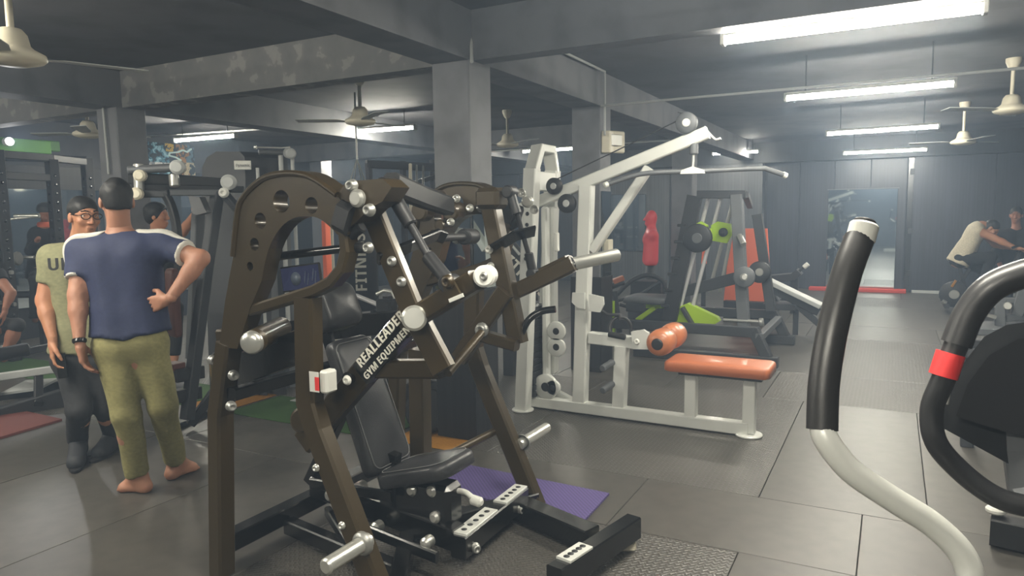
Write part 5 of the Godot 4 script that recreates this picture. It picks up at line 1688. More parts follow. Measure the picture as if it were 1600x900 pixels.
	tube(st, curve([Vector3(-3.03, 0.465, -8.397), Vector3(-2.874, 0.637, -8.501), Vector3(-2.686, 0.714, -8.611), Vector3(-2.513, 0.632, -8.694), Vector3(-2.479, 0.456, -8.692)], 5), 0.03, 10)
	tube(st, curve([Vector3(-3.014, 0.401, -8.398), Vector3(-2.762, 0.476, -8.542), Vector3(-2.556, 0.632, -8.671)], 5), 0.02, 10)
	tube(st, curve([Vector3(-2.984, 0.352, -8.409), Vector3(-2.827, 0.318, -8.489), Vector3(-2.688, 0.395, -8.572)], 5), 0.02, 10)
	part("bent_frame", st, M.black, t)
	st = ns()
	box(st, Vector3(-2.77, 0.476, -8.938), Vector3(0.4, 0.28, 0.3))
	part("weight_box", st, M.black, t)
	st = ns()
	beam(st, Vector3(-2.984, 0.663, -8.178), Vector3(-2.876, 0.708, -8.242), 0.1, 0.06)
	part("handle_pad", st, M.tan, t)
	st = ns()
	beam(st, Vector3(-2.976, 0.43, -8.155), Vector3(-2.968, 0.042, -8.113), 0.06, 0.07, Z)
	part("green_leg", st, M.green, t)
	st = ns()
	for q in [[Vector3(-3.003, 0.601, -8.161), Vector3(-2.867, 0.661, -8.241)], [Vector3(-2.966, 0.546, -8.174), Vector3(-2.893, 0.041, -8.154)]]:
		rod(st, q[0], q[1], 0.035, 10)
	part("handle_arm", st, M.black, t)
	# small bike with chrome handles seen between the press arms
	t = thing("exercise_bike", "small black bike with chrome handles seen under the press arm of the bronze machine", "exercise bike", Vector3(-3.941, 0, -4.969))
	var ep: Vector3 = Vector3(-3.743, 0.828, -4.758)
	st = ns()
	beam(st, Vector3(ep.x, 0.05, ep.z), ep, 0.07, 0.07, Z)
	beam(st, Vector3(ep.x - 0.5, 0.04, ep.z + 0.2), Vector3(ep.x + 0.5, 0.04, ep.z - 0.2), 0.08, 0.08)
	part("frame", st, M.black, t)
	st = ns()
	tube(st, [Vector3(-3.83, 0.84, -4.714), Vector3(-3.774, 0.872, -4.747), Vector3(-3.716, 0.86, -4.777), Vector3(-3.685, 0.795, -4.786)], 0.016, 10)
	part("handlebar", st, M.chrome, t)
	st = ns()
	tube(st, [Vector3(-4.115, 0.81, -4.785), Vector3(-3.778, 0.737, -4.729)], 0.02, 10)
	part("side_arm", st, M.bright_rod, t)
	st = ns()
	box(st, Vector3(-3.718, 0.748, -4.705), Vector3(0.16, 0.12, 0.12), Basis.IDENTITY, 0.02)
	part("console", st, M.black, t)
	st = ns()
	sweep(st, curve([Vector3(-3.97, 0.52, -4.6), Vector3(-3.882, 0.577, -4.654), Vector3(-3.764, 0.603, -4.721), Vector3(-3.644, 0.59, -4.783), Vector3(-3.523, 0.534, -4.842)], 4), rrect(0.16, 0.1, 0.02), Vector3.UP)
	part("cowl", st, M.gloss_black, t)
	# weight plates on the floor by the middle column
	for k in 3:
		st = ns()
		var c: Vector3 = [Vector3(-2.791, 0.288, -3.95), Vector3(-2.874, 0.284, -4.133), Vector3(-2.996, 0.243, -4.177)][k]
		c.y = 0.158
		lathe(st, c, Vector3(0.35, 0.25, 1), [[0.02, 0], [0.14, 0], [0.155, 0.012], [0.155, 0.04], [0.14, 0.05], [0.1, 0.045], [0.06, 0.052], [0.02, 0.05]], 22)
		solo("weight_plate", st, M.rubber, ["frontmost black weight plate leaning left of the middle column", "rearmost black weight plate leaning left of the middle column", "leftmost black weight plate leaning left of the middle column"][k], "weight plate", "plates leaning by the middle column")

# ---------------------------------------------------------------- fans, emergency light
func build_small_things() -> void:
	var Z := Vector3(0, 0, 1)
	var specs := [
		[Vector3(-3.659, 2.26, -1.915), [3.4, 5.5, 1.3], "cream ceiling fan nearest the camera, cut by the left edge"],
		[Vector3(-7.039, 2.34, -4.32), [3.5, 5.6, 1.4], "small cream ceiling fan left of the left column"],
		[Vector3(-4.331, 2.36, -5.186), [3.63, 5.72, 1.54], "cream ceiling fan between the left and middle columns"],
		[Vector3(-4.269, 2.36, -7.896), [3.7, 5.8, 1.6], "small ceiling fan right of the middle column"],
		[Vector3(0.872, 2.34, -7.62), [3.65, 5.7, 1.5], "pale ceiling fan at the right edge"],
		[Vector3(0.723, 2.3, -10.405), [3.0, 5.1, 0.9], "small ceiling fan above the cyclist"],
	]
	for s in specs:
		var c: Vector3 = s[0]
		var t := thing("ceiling_fan", s[2], "ceiling fan", c, "ceiling fans")
		var st := ns()
		lathe(st, c - Vector3(0, 0.035, 0), Vector3.UP, [[0, 0], [0.07, 0.0], [0.125, 0.015], [0.14, 0.03], [0.135, 0.05], [0.09, 0.075], [0.075, 0.09], [0.065, 0.14], [0.045, 0.165], [0, 0.168]], 28)
		part("motor", st, M.cream, t)
		st = ns()
		tube(st, [c + Vector3(0, 0.12, 0), Vector3(c.x, CEIL - 0.05, c.z)], 0.016, 12)
		part("down_rod", st, M.cream, t)
		st = ns()
		lathe(st, Vector3(c.x, CEIL - 0.1, c.z), Vector3.UP, [[0.02, 0], [0.04, 0.02], [0.06, 0.07], [0.06, 0.1]], 18)
		part("canopy", st, M.cream, t)
		for a in s[1]:
			var d := Vector3(cos(a), 0, -sin(a))
			st = ns()
			sweep(st, [c + d * 0.1, c + d * 0.2 + Vector3(0, 0.01, 0), c + d * 0.58 + Vector3(0, 0.015, 0)], rrect(0.11, 0.006, 0.002), Vector3(0, 1, 0) + d.cross(Vector3.UP) * 0.1, false, [0.5, 0.95, 1.15])
			part("blade", st, M.lightgrey, t)
	var e := thing("emergency_light", "cream twin-lamp emergency light on the dark column", "emergency light", Vector3(-2.227, 2.114, -6.1))
	var st := ns()
	box(st, Vector3(-2.35, 2.148, -6.283), Vector3(0.09, 0.2, 0.1), Basis.IDENTITY, 0.01)
	part("housing", st, M.cream, e)
	st = ns()
	box(st, Vector3(-2.31, 2.154, -6.396), Vector3(0.05, 0.2, 0.2), Basis(Vector3.UP, -0.5), 0.012)
	var lens := part("front", st, M.cream, e)
	st = ns()
	box(st, Vector3(-2.28, 2.165, -6.33), Vector3(0.012, 0.1, 0.14), Basis(Vector3.UP, -0.5), 0.004)
	part("lamp_glass", st, M.steel, lens)
	# switch box on the second column
	st = ns()
	box(st, Vector3(-2.36, 1.19, -6.327), Vector3(0.06, 0.12, 0.12), Basis.IDENTITY, 0.006)
	solo("switch_box", st, M.cream, "small cream switch box low on the dark column behind the silver brace", "switch box")
	# floodlight and green bulkhead panel at the upper left
	var g := thing("wall_panel", "bright green panel high on the left wall", "panel", Vector3(LEFT + 0.05, 2.3, -3.9))
	st = ns()
	box(st, Vector3(-9.3, 2.399, -4.892), Vector3(0.1, 0.16, 0.62), Basis.IDENTITY, 0.01)
	part("board", st, mat(Color(0.38, 0.62, 0.22), 0.6), g)
	st = ns()
	box(st, Vector3(-9.35, 2.427, -5.218), Vector3(0.08, 0.13, 0.25), Basis.IDENTITY, 0.01)
	part("side_board", st, mat(Color(0.28, 0.48, 0.17), 0.6), g)
	var fd := thing("flood_light", "small glaring flood light on the green panel", "light", Vector3(-9.15, 2.426, -4.677))
	var fp: Vector3 = Vector3(-9.15, 2.426, -4.677)
	st = ns()
	rod(st, fp - Vector3(0.08, 0, 0), fp, 0.05, 16)
	part("lamp_body", st, M.white, fd)
	st = ns()
	lathe(st, fp, Vector3(1, 0, 0), [[0.045, 0], [0.045, 0.006], [0.03, 0.014], [0, 0.016]], 16)
	var glow := mat(Color(1, 1, 1), 0.4)
	glow.emission_enabled = true
	glow.emission = Color(1, 1, 0.95)
	glow.emission_energy_multiplier = 12.0
	part("lamp_lens", st, glow, fd)
	var ol := SpotLight3D.new()
	ol.name = "flood_lamp"
	ol.spot_angle = 70
	ol.light_energy = 1.0
	ol.light_size = 0.04
	ol.spot_range = 20
	ol.shadow_enabled = true
	fd.add_child(ol)
	ol.position = Vector3(0.03, 0, 0)
	ol.rotation.y = -PI / 2

# ---------------------------------------------------------------- implicit bodies meshed with surface nets
class MeshBits:
	var v := PackedVector3Array()
	var n := PackedVector3Array()
	var ix := PackedInt32Array()
	func put(host: Node3D, called: String, m: Material, parent: Node3D) -> MeshInstance3D:
		n.resize(v.size())
		n.fill(Vector3.ZERO)
		for i in range(0, ix.size(), 3):
			var a := v[ix[i]]; var b := v[ix[i + 1]]; var c := v[ix[i + 2]]
			var f := (c - a).cross(b - a)
			n[ix[i]] += f; n[ix[i + 1]] += f; n[ix[i + 2]] += f
		for i in n.size(): n[i] = n[i].normalized()
		var off := Vector3.ZERO
		var p: Node = parent
		while p is Node3D and p != host:
			off += p.position
			p = p.get_parent()
		var arr := []
		arr.resize(Mesh.ARRAY_MAX)
		arr[Mesh.ARRAY_VERTEX] = v; arr[Mesh.ARRAY_NORMAL] = n; arr[Mesh.ARRAY_INDEX] = ix
		var am := ArrayMesh.new()
		am.add_surface_from_arrays(Mesh.PRIMITIVE_TRIANGLES, arr)
		var o := MeshInstance3D.new()
		o.mesh = am
		o.material_override = m
		o.name = called
		parent.add_child(o, true)
		o.position = -off
		return o

class Field:
	var lo: Vector3
	var h: float
	var nx: int; var ny: int; var nz: int
	var f := PackedFloat32Array()
	func _init(a: Vector3, b: Vector3, cell: float) -> void:
		lo = Vector3(minf(a.x, b.x), minf(a.y, b.y), minf(a.z, b.z))
		var hi := Vector3(maxf(a.x, b.x), maxf(a.y, b.y), maxf(a.z, b.z))
		h = cell
		nx = int((hi.x - lo.x) / h) + 2; ny = int((hi.y - lo.y) / h) + 2; nz = int((hi.z - lo.z) / h) + 2
		f.resize(nx * ny * nz)
		f.fill(1.0)
	func span(a: Vector3, b: Vector3, r: float) -> Array:
		var x0 := maxi(0, int((minf(a.x, b.x) - r - lo.x) / h)); var x1 := mini(nx - 1, int((maxf(a.x, b.x) + r - lo.x) / h) + 1)
		var y0 := maxi(0, int((minf(a.y, b.y) - r - lo.y) / h)); var y1 := mini(ny - 1, int((maxf(a.y, b.y) + r - lo.y) / h) + 1)
		var z0 := maxi(0, int((minf(a.z, b.z) - r - lo.z) / h)); var z1 := mini(nz - 1, int((maxf(a.z, b.z) + r - lo.z) / h) + 1)
		return [x0, x1, y0, y1, z0, z1]
	# tapered capsule joined with a smooth minimum; ends may be cut flat
	func cap(a: Vector3, b: Vector3, ra: float, rb: float, k: float, flat_b := false, flat_a := false) -> void:
		var s := span(a, b, maxf(ra, rb) + k + h * 2.0)
		var ab := b - a
		var l2 := maxf(ab.length_squared(), 0.0000001)
		var dir := ab / sqrt(l2)
		for z in range(s[4], s[5] + 1):
			for y in range(s[2], s[3] + 1):
				var row := nx * (y + ny * z)
				for x in range(s[0], s[1] + 1):
					var p := lo + Vector3(x, y, z) * h
					var t := clampf((p - a).dot(ab) / l2, 0.0, 1.0)
					var d := p.distance_to(a + ab * t) - lerpf(ra, rb, t)
					if flat_b: d = maxf(d, (p - b).dot(dir))
					if flat_a: d = maxf(d, -(p - a).dot(dir))
					var o := f[row + x]
					if k > 0.0:
						var q := maxf(k - absf(o - d), 0.0) / k
						f[row + x] = minf(o, d) - q * q * k * 0.25
					else:
						f[row + x] = minf(o, d)
	func ell(c: Vector3, r: Vector3, k: float, bas := Basis.IDENTITY) -> void:
		var m := maxf(r.x, maxf(r.y, r.z))
		var s := span(c, c, m + k + h * 2.0)
		var inv := bas.transposed()
		for z in range(s[4], s[5] + 1):
			for y in range(s[2], s[3] + 1):
				var row := nx * (y + ny * z)
				for x in range(s[0], s[1] + 1):
					var p := inv * (lo + Vector3(x, y, z) * h - c)
					var k0 := (p / r).length(); var k1 := maxf((p / (r * r)).length(), 0.0001)
					var d := k0 * (k0 - 1.0) / k1
					var o := f[row + x]
					if k > 0.0:
						var q := maxf(k - absf(o - d), 0.0) / k
						f[row + x] = minf(o, d) - q * q * k * 0.25
					else:
						f[row + x] = minf(o, d)
	func cut(at: Vector3, nrm: Vector3) -> void:
		for z in nz:
			for y in ny:
				var row := nx * (y + ny * z)
				for x in nx:
					if f[row + x] < 0.08:
						f[row + x] = maxf(f[row + x], (lo + Vector3(x, y, z) * h - at).dot(nrm))
	func folds(noise_: FastNoiseLite, amount: float, squash: Vector3) -> void:
		for z in nz:
			for y in ny:
				var row := nx * (y + ny * z)
				for x in nx:
					if absf(f[row + x]) < 0.04:
						f[row + x] += amount * noise_.get_noise_3dv((lo + Vector3(x, y, z) * h) * squash)
	func net(ms: MeshBits) -> void:
		var at := PackedInt32Array()
		at.resize(f.size())
		at.fill(-1)
		var sy := nx; var sz := nx * ny
		var near := h * 2.2
		var cells := PackedInt32Array()
		for z in nz - 1:
			for y in ny - 1:
				var row := nx * (y + ny * z)
				for x in nx - 1:
					var i := row + x
					if absf(f[i]) > near: continue
					var c := [f[i], f[i + 1], f[i + sy], f[i + sy + 1], f[i + sz], f[i + sz + 1], f[i + sz + sy], f[i + sz + sy + 1]]
					var neg := 0
					for q in c:
						if q < 0.0: neg += 1
					if neg == 0 or neg == 8: continue
					var sum := Vector3.ZERO; var cnt := 0
					for e in EDGES:
						var a: float = c[e[0]]; var b: float = c[e[1]]
						if (a < 0.0) != (b < 0.0):
							var t := a / (a - b)
							sum += Vector3(e[0] & 1, (e[0] >> 1) & 1, e[0] >> 2).lerp(Vector3(e[1] & 1, (e[1] >> 1) & 1, e[1] >> 2), t)
							cnt += 1
					at[i] = ms.v.size()
					cells.append(i)
					ms.v.append(lo + (Vector3(x, y, z) + sum / cnt) * h)
		for i in cells:
			for ax in 3:
				var step: int = [1, sy, sz][ax]; var u: int = [sy, sz, 1][ax]; var w: int = [sz, 1, sy][ax]
				if i + step >= f.size() or i - u - w < 0: continue
				var a := f[i] < 0.0; var b := f[i + step] < 0.0
				if a == b: continue
				var q := [at[i], at[i - u], at[i - u - w], at[i - w]]
				if q[0] < 0 or q[1] < 0 or q[2] < 0 or q[3] < 0: continue
				if a: ms.ix.append_array(PackedInt32Array([q[0], q[2], q[1], q[0], q[3], q[2]]))
				else: ms.ix.append_array(PackedInt32Array([q[0], q[1], q[2], q[0], q[2], q[3]]))
	const EDGES := [[0, 1], [2, 3], [4, 5], [6, 7], [0, 2], [1, 3], [4, 6], [5, 7], [0, 4], [1, 5], [2, 6], [3, 7]]

func bounds(pts: Array, pad: float) -> Array:
	var a: Vector3 = pts[0]; var b: Vector3 = pts[0]
	for p in pts:
		a = Vector3(minf(a.x, p.x), minf(a.y, p.y), minf(a.z, p.z)); b = Vector3(maxf(b.x, p.x), maxf(b.y, p.y), maxf(b.z, p.z))
	return [a - Vector3.ONE * pad, b + Vector3.ONE * pad]

# a hand: d points along the fingers, n out of the back of the hand, thumb towards the side ts
func hand(ms: MeshBits, w: Vector3, d: Vector3, n: Vector3, ts: Vector3, curl: float, s := 1.0) -> void:
	d = d.normalized()
	n = (n - d * n.dot(d)).normalized()
	var side := (ts - d * ts.dot(d) - n * ts.dot(n)).normalized()
	var f := Field.new(w - Vector3.ONE * 0.2 * s, w + Vector3.ONE * 0.2 * s, 0.0048)
	var pe := w + d * 0.085 * s
	f.cap(w - d * 0.03 * s, w + d * 0.02 * s, 0.026 * s, 0.025 * s, 0.0)
	for k in 4:
		var off := (k - 1.5) * -0.02 * s
		f.cap(w + d * 0.02 * s + side * off * 0.6, pe + side * off, 0.0165 * s, 0.0135 * s, 0.014 * s)
	for k in 4:
		var len_: float = [0.8, 0.96, 1.0, 0.9][3 - k] if false else [0.92, 1.0, 0.94, 0.76][k]
		var p := pe + side * ((1.5 - k) * 0.0205 * s)
		var ang := curl * (0.35 + 0.12 * k)
		var dd := (d + side * (1.5 - k) * 0.06).normalized()
		for j in 3:
			var dir := dd * cos(ang) - n * sin(ang)
			var q: Vector3 = p + dir * [0.045, 0.03, 0.024][j] * len_ * s
			f.cap(p, q, [0.0102, 0.0092, 0.0084][j] * s, [0.0092, 0.0084, 0.007][j] * s, 0.004 * s)
			p = q
			ang += curl * 0.7
	var tb := w + d * 0.03 * s + side * 0.028 * s - n * 0.008 * s
	var t1 := tb + (d * 0.6 + side * 0.7 - n * 0.35).normalized() * 0.042 * s
	var t2 := t1 + (d * 0.9 + side * 0.25 - n * (0.3 + curl * 0.2)).normalized() * 0.032 * s
	var t3 := t2 + (d - n * (0.3 + curl * 0.3)).normalized() * 0.024 * s
	f.cap(tb, t1, 0.0165 * s, 0.0125 * s, 0.012 * s)
	f.cap(t1, t2, 0.0118 * s, 0.0105 * s, 0.004 * s)
	f.cap(t2, t3, 0.0105 * s, 0.008 * s, 0.004 * s)
	f.net(ms)

func bare_foot(ms: MeshBits, an: Vector3, toe: Vector3, inner: Vector3, s := 1.0) -> void:
	var d := toe - an; d.y = 0
	var l := d.length(); d = d.normalized()
	var side := (inner - d * inner.dot(d)); side.y = 0; side = side.normalized()
	var g := Vector3(an.x, 0, an.z)
	var f := Field.new(g - Vector3(0.25, 0.02, 0.25), g + Vector3(0.25, 0.2, 0.25), 0.0065)
	var heel := g - d * 0.035 + Vector3(0, 0.032, 0)
	f.cap(an + Vector3(0, 0.06, 0), an, 0.04 * s, 0.042 * s, 0.0)
	f.cap(an, heel, 0.04 * s, 0.034 * s, 0.03)
	f.cap(an + d * 0.02, g + d * l * 0.62 + Vector3(0, 0.03, 0) + side * 0.008, 0.04 * s, 0.026 * s, 0.03)
	f.cap(heel, g + d * l * 0.62 + Vector3(0, 0.022, 0) - side * 0.022, 0.03 * s, 0.022 * s, 0.03)
	f.cap(g + d * l * 0.62 + Vector3(0, 0.022, 0) - side * 0.022, g + d * l * 0.62 + Vector3(0, 0.022, 0) + side * 0.03, 0.022 * s, 0.022 * s, 0.02)
	for k in 5:
		var b := g + d * l * 0.64 + side * (0.034 - 0.0165 * k) + Vector3(0, 0.018, 0)
		var e := g + d * (l * (1.0 - 0.055 * k)) + side * (0.036 - 0.0175 * k) + Vector3(0, 0.012, 0)
		var r: float = [0.014, 0.0105, 0.01, 0.0095, 0.009][k]
		f.cap(b, e, r, r * 0.95, 0.006)
	f.cut(Vector3(0, 0.001, 0), Vector3.DOWN)
	f.net(ms)

func shoe(t: Node3D, an: Vector3, toe: Vector3, m: Material, floor_y := 0.0) -> void:
	var d := toe - an; d.y = 0
	var l := d.length(); d = d.normalized()
	var g := Vector3(an.x, floor_y, an.z)
	var f := Field.new(g - Vector3(0.3, 0.02, 0.3), g + Vector3(0.3, 0.22, 0.3), 0.009)
	f.cap(an + Vector3(0, 0.03, 0), g + Vector3(0, 0.05, 0) - d * 0.02, 0.052, 0.048, 0.0)
	f.cap(an + d * 0.02, g + d * l * 0.75 + Vector3(0, 0.04, 0), 0.05, 0.042, 0.03)
	f.cap(g - d * 0.05 + Vector3(0, 0.035, 0), g + d * l * 0.8 + Vector3(0, 0.035, 0), 0.042, 0.046, 0.03)
	f.cut(g + Vector3(0, 0.012, 0), Vector3.DOWN)
	var ms := MeshBits.new()
	f.net(ms)
	var o := ms.put(self, "shoe", m, t)
	var st := ns()
	var side := d.cross(Vector3.UP)
	var ring := []
	for k in 16:
		var a := TAU * k / 16
		ring.append(g + Vector3(0, 0.008, 0) + d * (l * 0.4 + cos(a) * (l * 0.4 + 0.1)) + side * sin(a) * 0.048)
	plate(st, ring, Vector3(0, 0.016, 0))
	part("sole", st, M.rubber, o)
	for k in 3:
		st = ns()
		var c := g + d * (0.06 + 0.028 * k) + Vector3(0, 0.098 - 0.012 * k, 0)
		tube(st, [c - side * 0.03, c + Vector3(0, 0.008, 0), c + side * 0.03], 0.004, 6)
		part("lace", st, M.midgrey, o)

func head(ms: MeshBits, c: Vector3, fwd: Vector3, up: Vector3, neck: Vector3, s := 1.0) -> Basis:
	fwd = fwd.normalized()
	up = (up - fwd * up.dot(fwd)).normalized()
	var b := Basis(up.cross(fwd).normalized(), up, fwd)
	var f := Field.new(c - Vector3.ONE * 0.2 * s, c + Vector3.ONE * 0.2 * s, 0.0055)
	f.ell(c + b * Vector3(0, 0.03, -0.012) * s, Vector3(0.074, 0.085, 0.094) * s, 0.0, b)
	f.ell(c + b * Vector3(0, -0.03, 0.022) * s, Vector3(0.06, 0.085, 0.066) * s, 0.03, b)
	f.cap(c + b * Vector3(0, -0.095, 0.055) * s, c + b * Vector3(0, -0.09, 0.06) * s, 0.024 * s, 0.024 * s, 0.03)
	f.cap(c + b * Vector3(0, 0.012, 0.088) * s, c + b * Vector3(0, -0.03, 0.103) * s, 0.008 * s, 0.012 * s, 0.014)
	for q in [-1, 1]:
		f.cap(c + b * Vector3(q * 0.01, -0.033, 0.094) * s, c + b * Vector3(q * 0.014, -0.033, 0.09) * s, 0.008 * s, 0.008 * s, 0.008)
		f.ell(c + b * Vector3(q * 0.076, -0.01, -0.005) * s, Vector3(0.011, 0.031, 0.02) * s, 0.006, b)
		f.cap(c + b * Vector3(q * 0.015, 0.028, 0.083) * s, c + b * Vector3(q * 0.045, 0.026, 0.07) * s, 0.009 * s, 0.009 * s, 0.014)
		f.cap(c + b * Vector3(q * 0.045, -0.025, 0.058) * s, c + b * Vector3(q * 0.04, -0.03, 0.06) * s, 0.02 * s, 0.018 * s, 0.02)
	f.cap(c + b * Vector3(-0.018, -0.063, 0.084) * s, c + b * Vector3(0.018, -0.063, 0.084) * s, 0.007 * s, 0.007 * s, 0.008)
	f.cap(c + b * Vector3(-0.014, -0.074, 0.082) * s, c + b * Vector3(0.014, -0.074, 0.082) * s, 0.008 * s, 0.008 * s, 0.008)
	f.cap(c + b * Vector3(0, -0.06, -0.02) * s, neck, 0.052 * s, 0.06 * s, 0.03)
	f.net(ms)
	return b

func face_parts(t: Node3D, c: Vector3, b: Basis, s := 1.0, glasses := false) -> void:
	var dark := mat(Color(0.06, 0.045, 0.04), 0.4)
	for q in [-1, 1]:
		var st := ns()
		lathe(st, c + b * Vector3(q * 0.032, 0.01, 0.066) * s, b.z, [[0.013, 0], [0.012, 0.007], [0.008, 0.011], [0, 0.013]], 12)
		var eye := part("eye", st, M.white_cloth, t)
		st = ns()
		lathe(st, c + b * Vector3(q * 0.032, 0.01, 0.077) * s, b.z, [[0.006, 0], [0.005, 0.002], [0, 0.003]], 10)
		part("iris", st, dark, eye)
		st = ns()
		tube(st, [c + b * Vector3(q * 0.014, 0.036, 0.09) * s, c + b * Vector3(q * 0.03, 0.041, 0.085) * s, c + b * Vector3(q * 0.05, 0.035, 0.07) * s], 0.0042 * s, 6)
		part("eyebrow", st, M.hair, t)
	var sm := ns()
	tube(sm, [c + b * Vector3(-0.022, -0.068, 0.086) * s, c + b * Vector3(0, -0.068, 0.0915) * s, c + b * Vector3(0.022, -0.068, 0.086) * s], 0.0028 * s, 6)
	part("mouth", sm, mat(Color(0.36, 0.16, 0.14), 0.5), t)
	if glasses:
		var g := ns()
		for q in [-1, 1]:
			var ring := []
			for k in 13:
				var a := TAU * k / 12
				ring.append(c + b * Vector3(q * 0.034 + cos(a) * 0.026, 0.008 + sin(a) * 0.019, 0.098) * s)
			tube(g, ring, 0.0024, 6)
			tube(g, [c + b * Vector3(q * 0.06, 0.014, 0.097) * s, c + b * Vector3(q * 0.08, 0.012, 0.0) * s], 0.0022, 6)
		tube(g, [c + b * Vector3(-0.009, 0.01, 0.101) * s, c + b * Vector3(0.009, 0.01, 0.101) * s], 0.0024, 6)
		part("glasses", g, M.gloss_black, t)

func hair_cap(t: Node3D, c: Vector3, b: Basis, s := 1.0, low := -0.045, bulk := 1.0) -> void:
	var f := Field.new(c - Vector3.ONE * 0.2 * s, c + Vector3.ONE * 0.2 * s, 0.007)
	f.ell(c + b * Vector3(0, 0.034, -0.016) * s, Vector3(0.08, 0.09, 0.099) * s * bulk, 0.0, b)
	f.ell(c + b * Vector3(0, -0.02, -0.045) * s, Vector3(0.066, 0.06, 0.06) * s * bulk, 0.02, b)
	f.cut(c + b * Vector3(0, 0.045, 0.07) * s, (b * Vector3(0, -0.55, 0.83)).normalized())
	f.cut(c + b * Vector3(0, low, 0) * s, b * Vector3(0, -1, 0.1))
	f.folds(noise(9.0, 3, 3), 0.006, Vector3.ONE)
	var ms := MeshBits.new()
	f.net(ms)
	ms.put(self, "hair", M.hair, t)

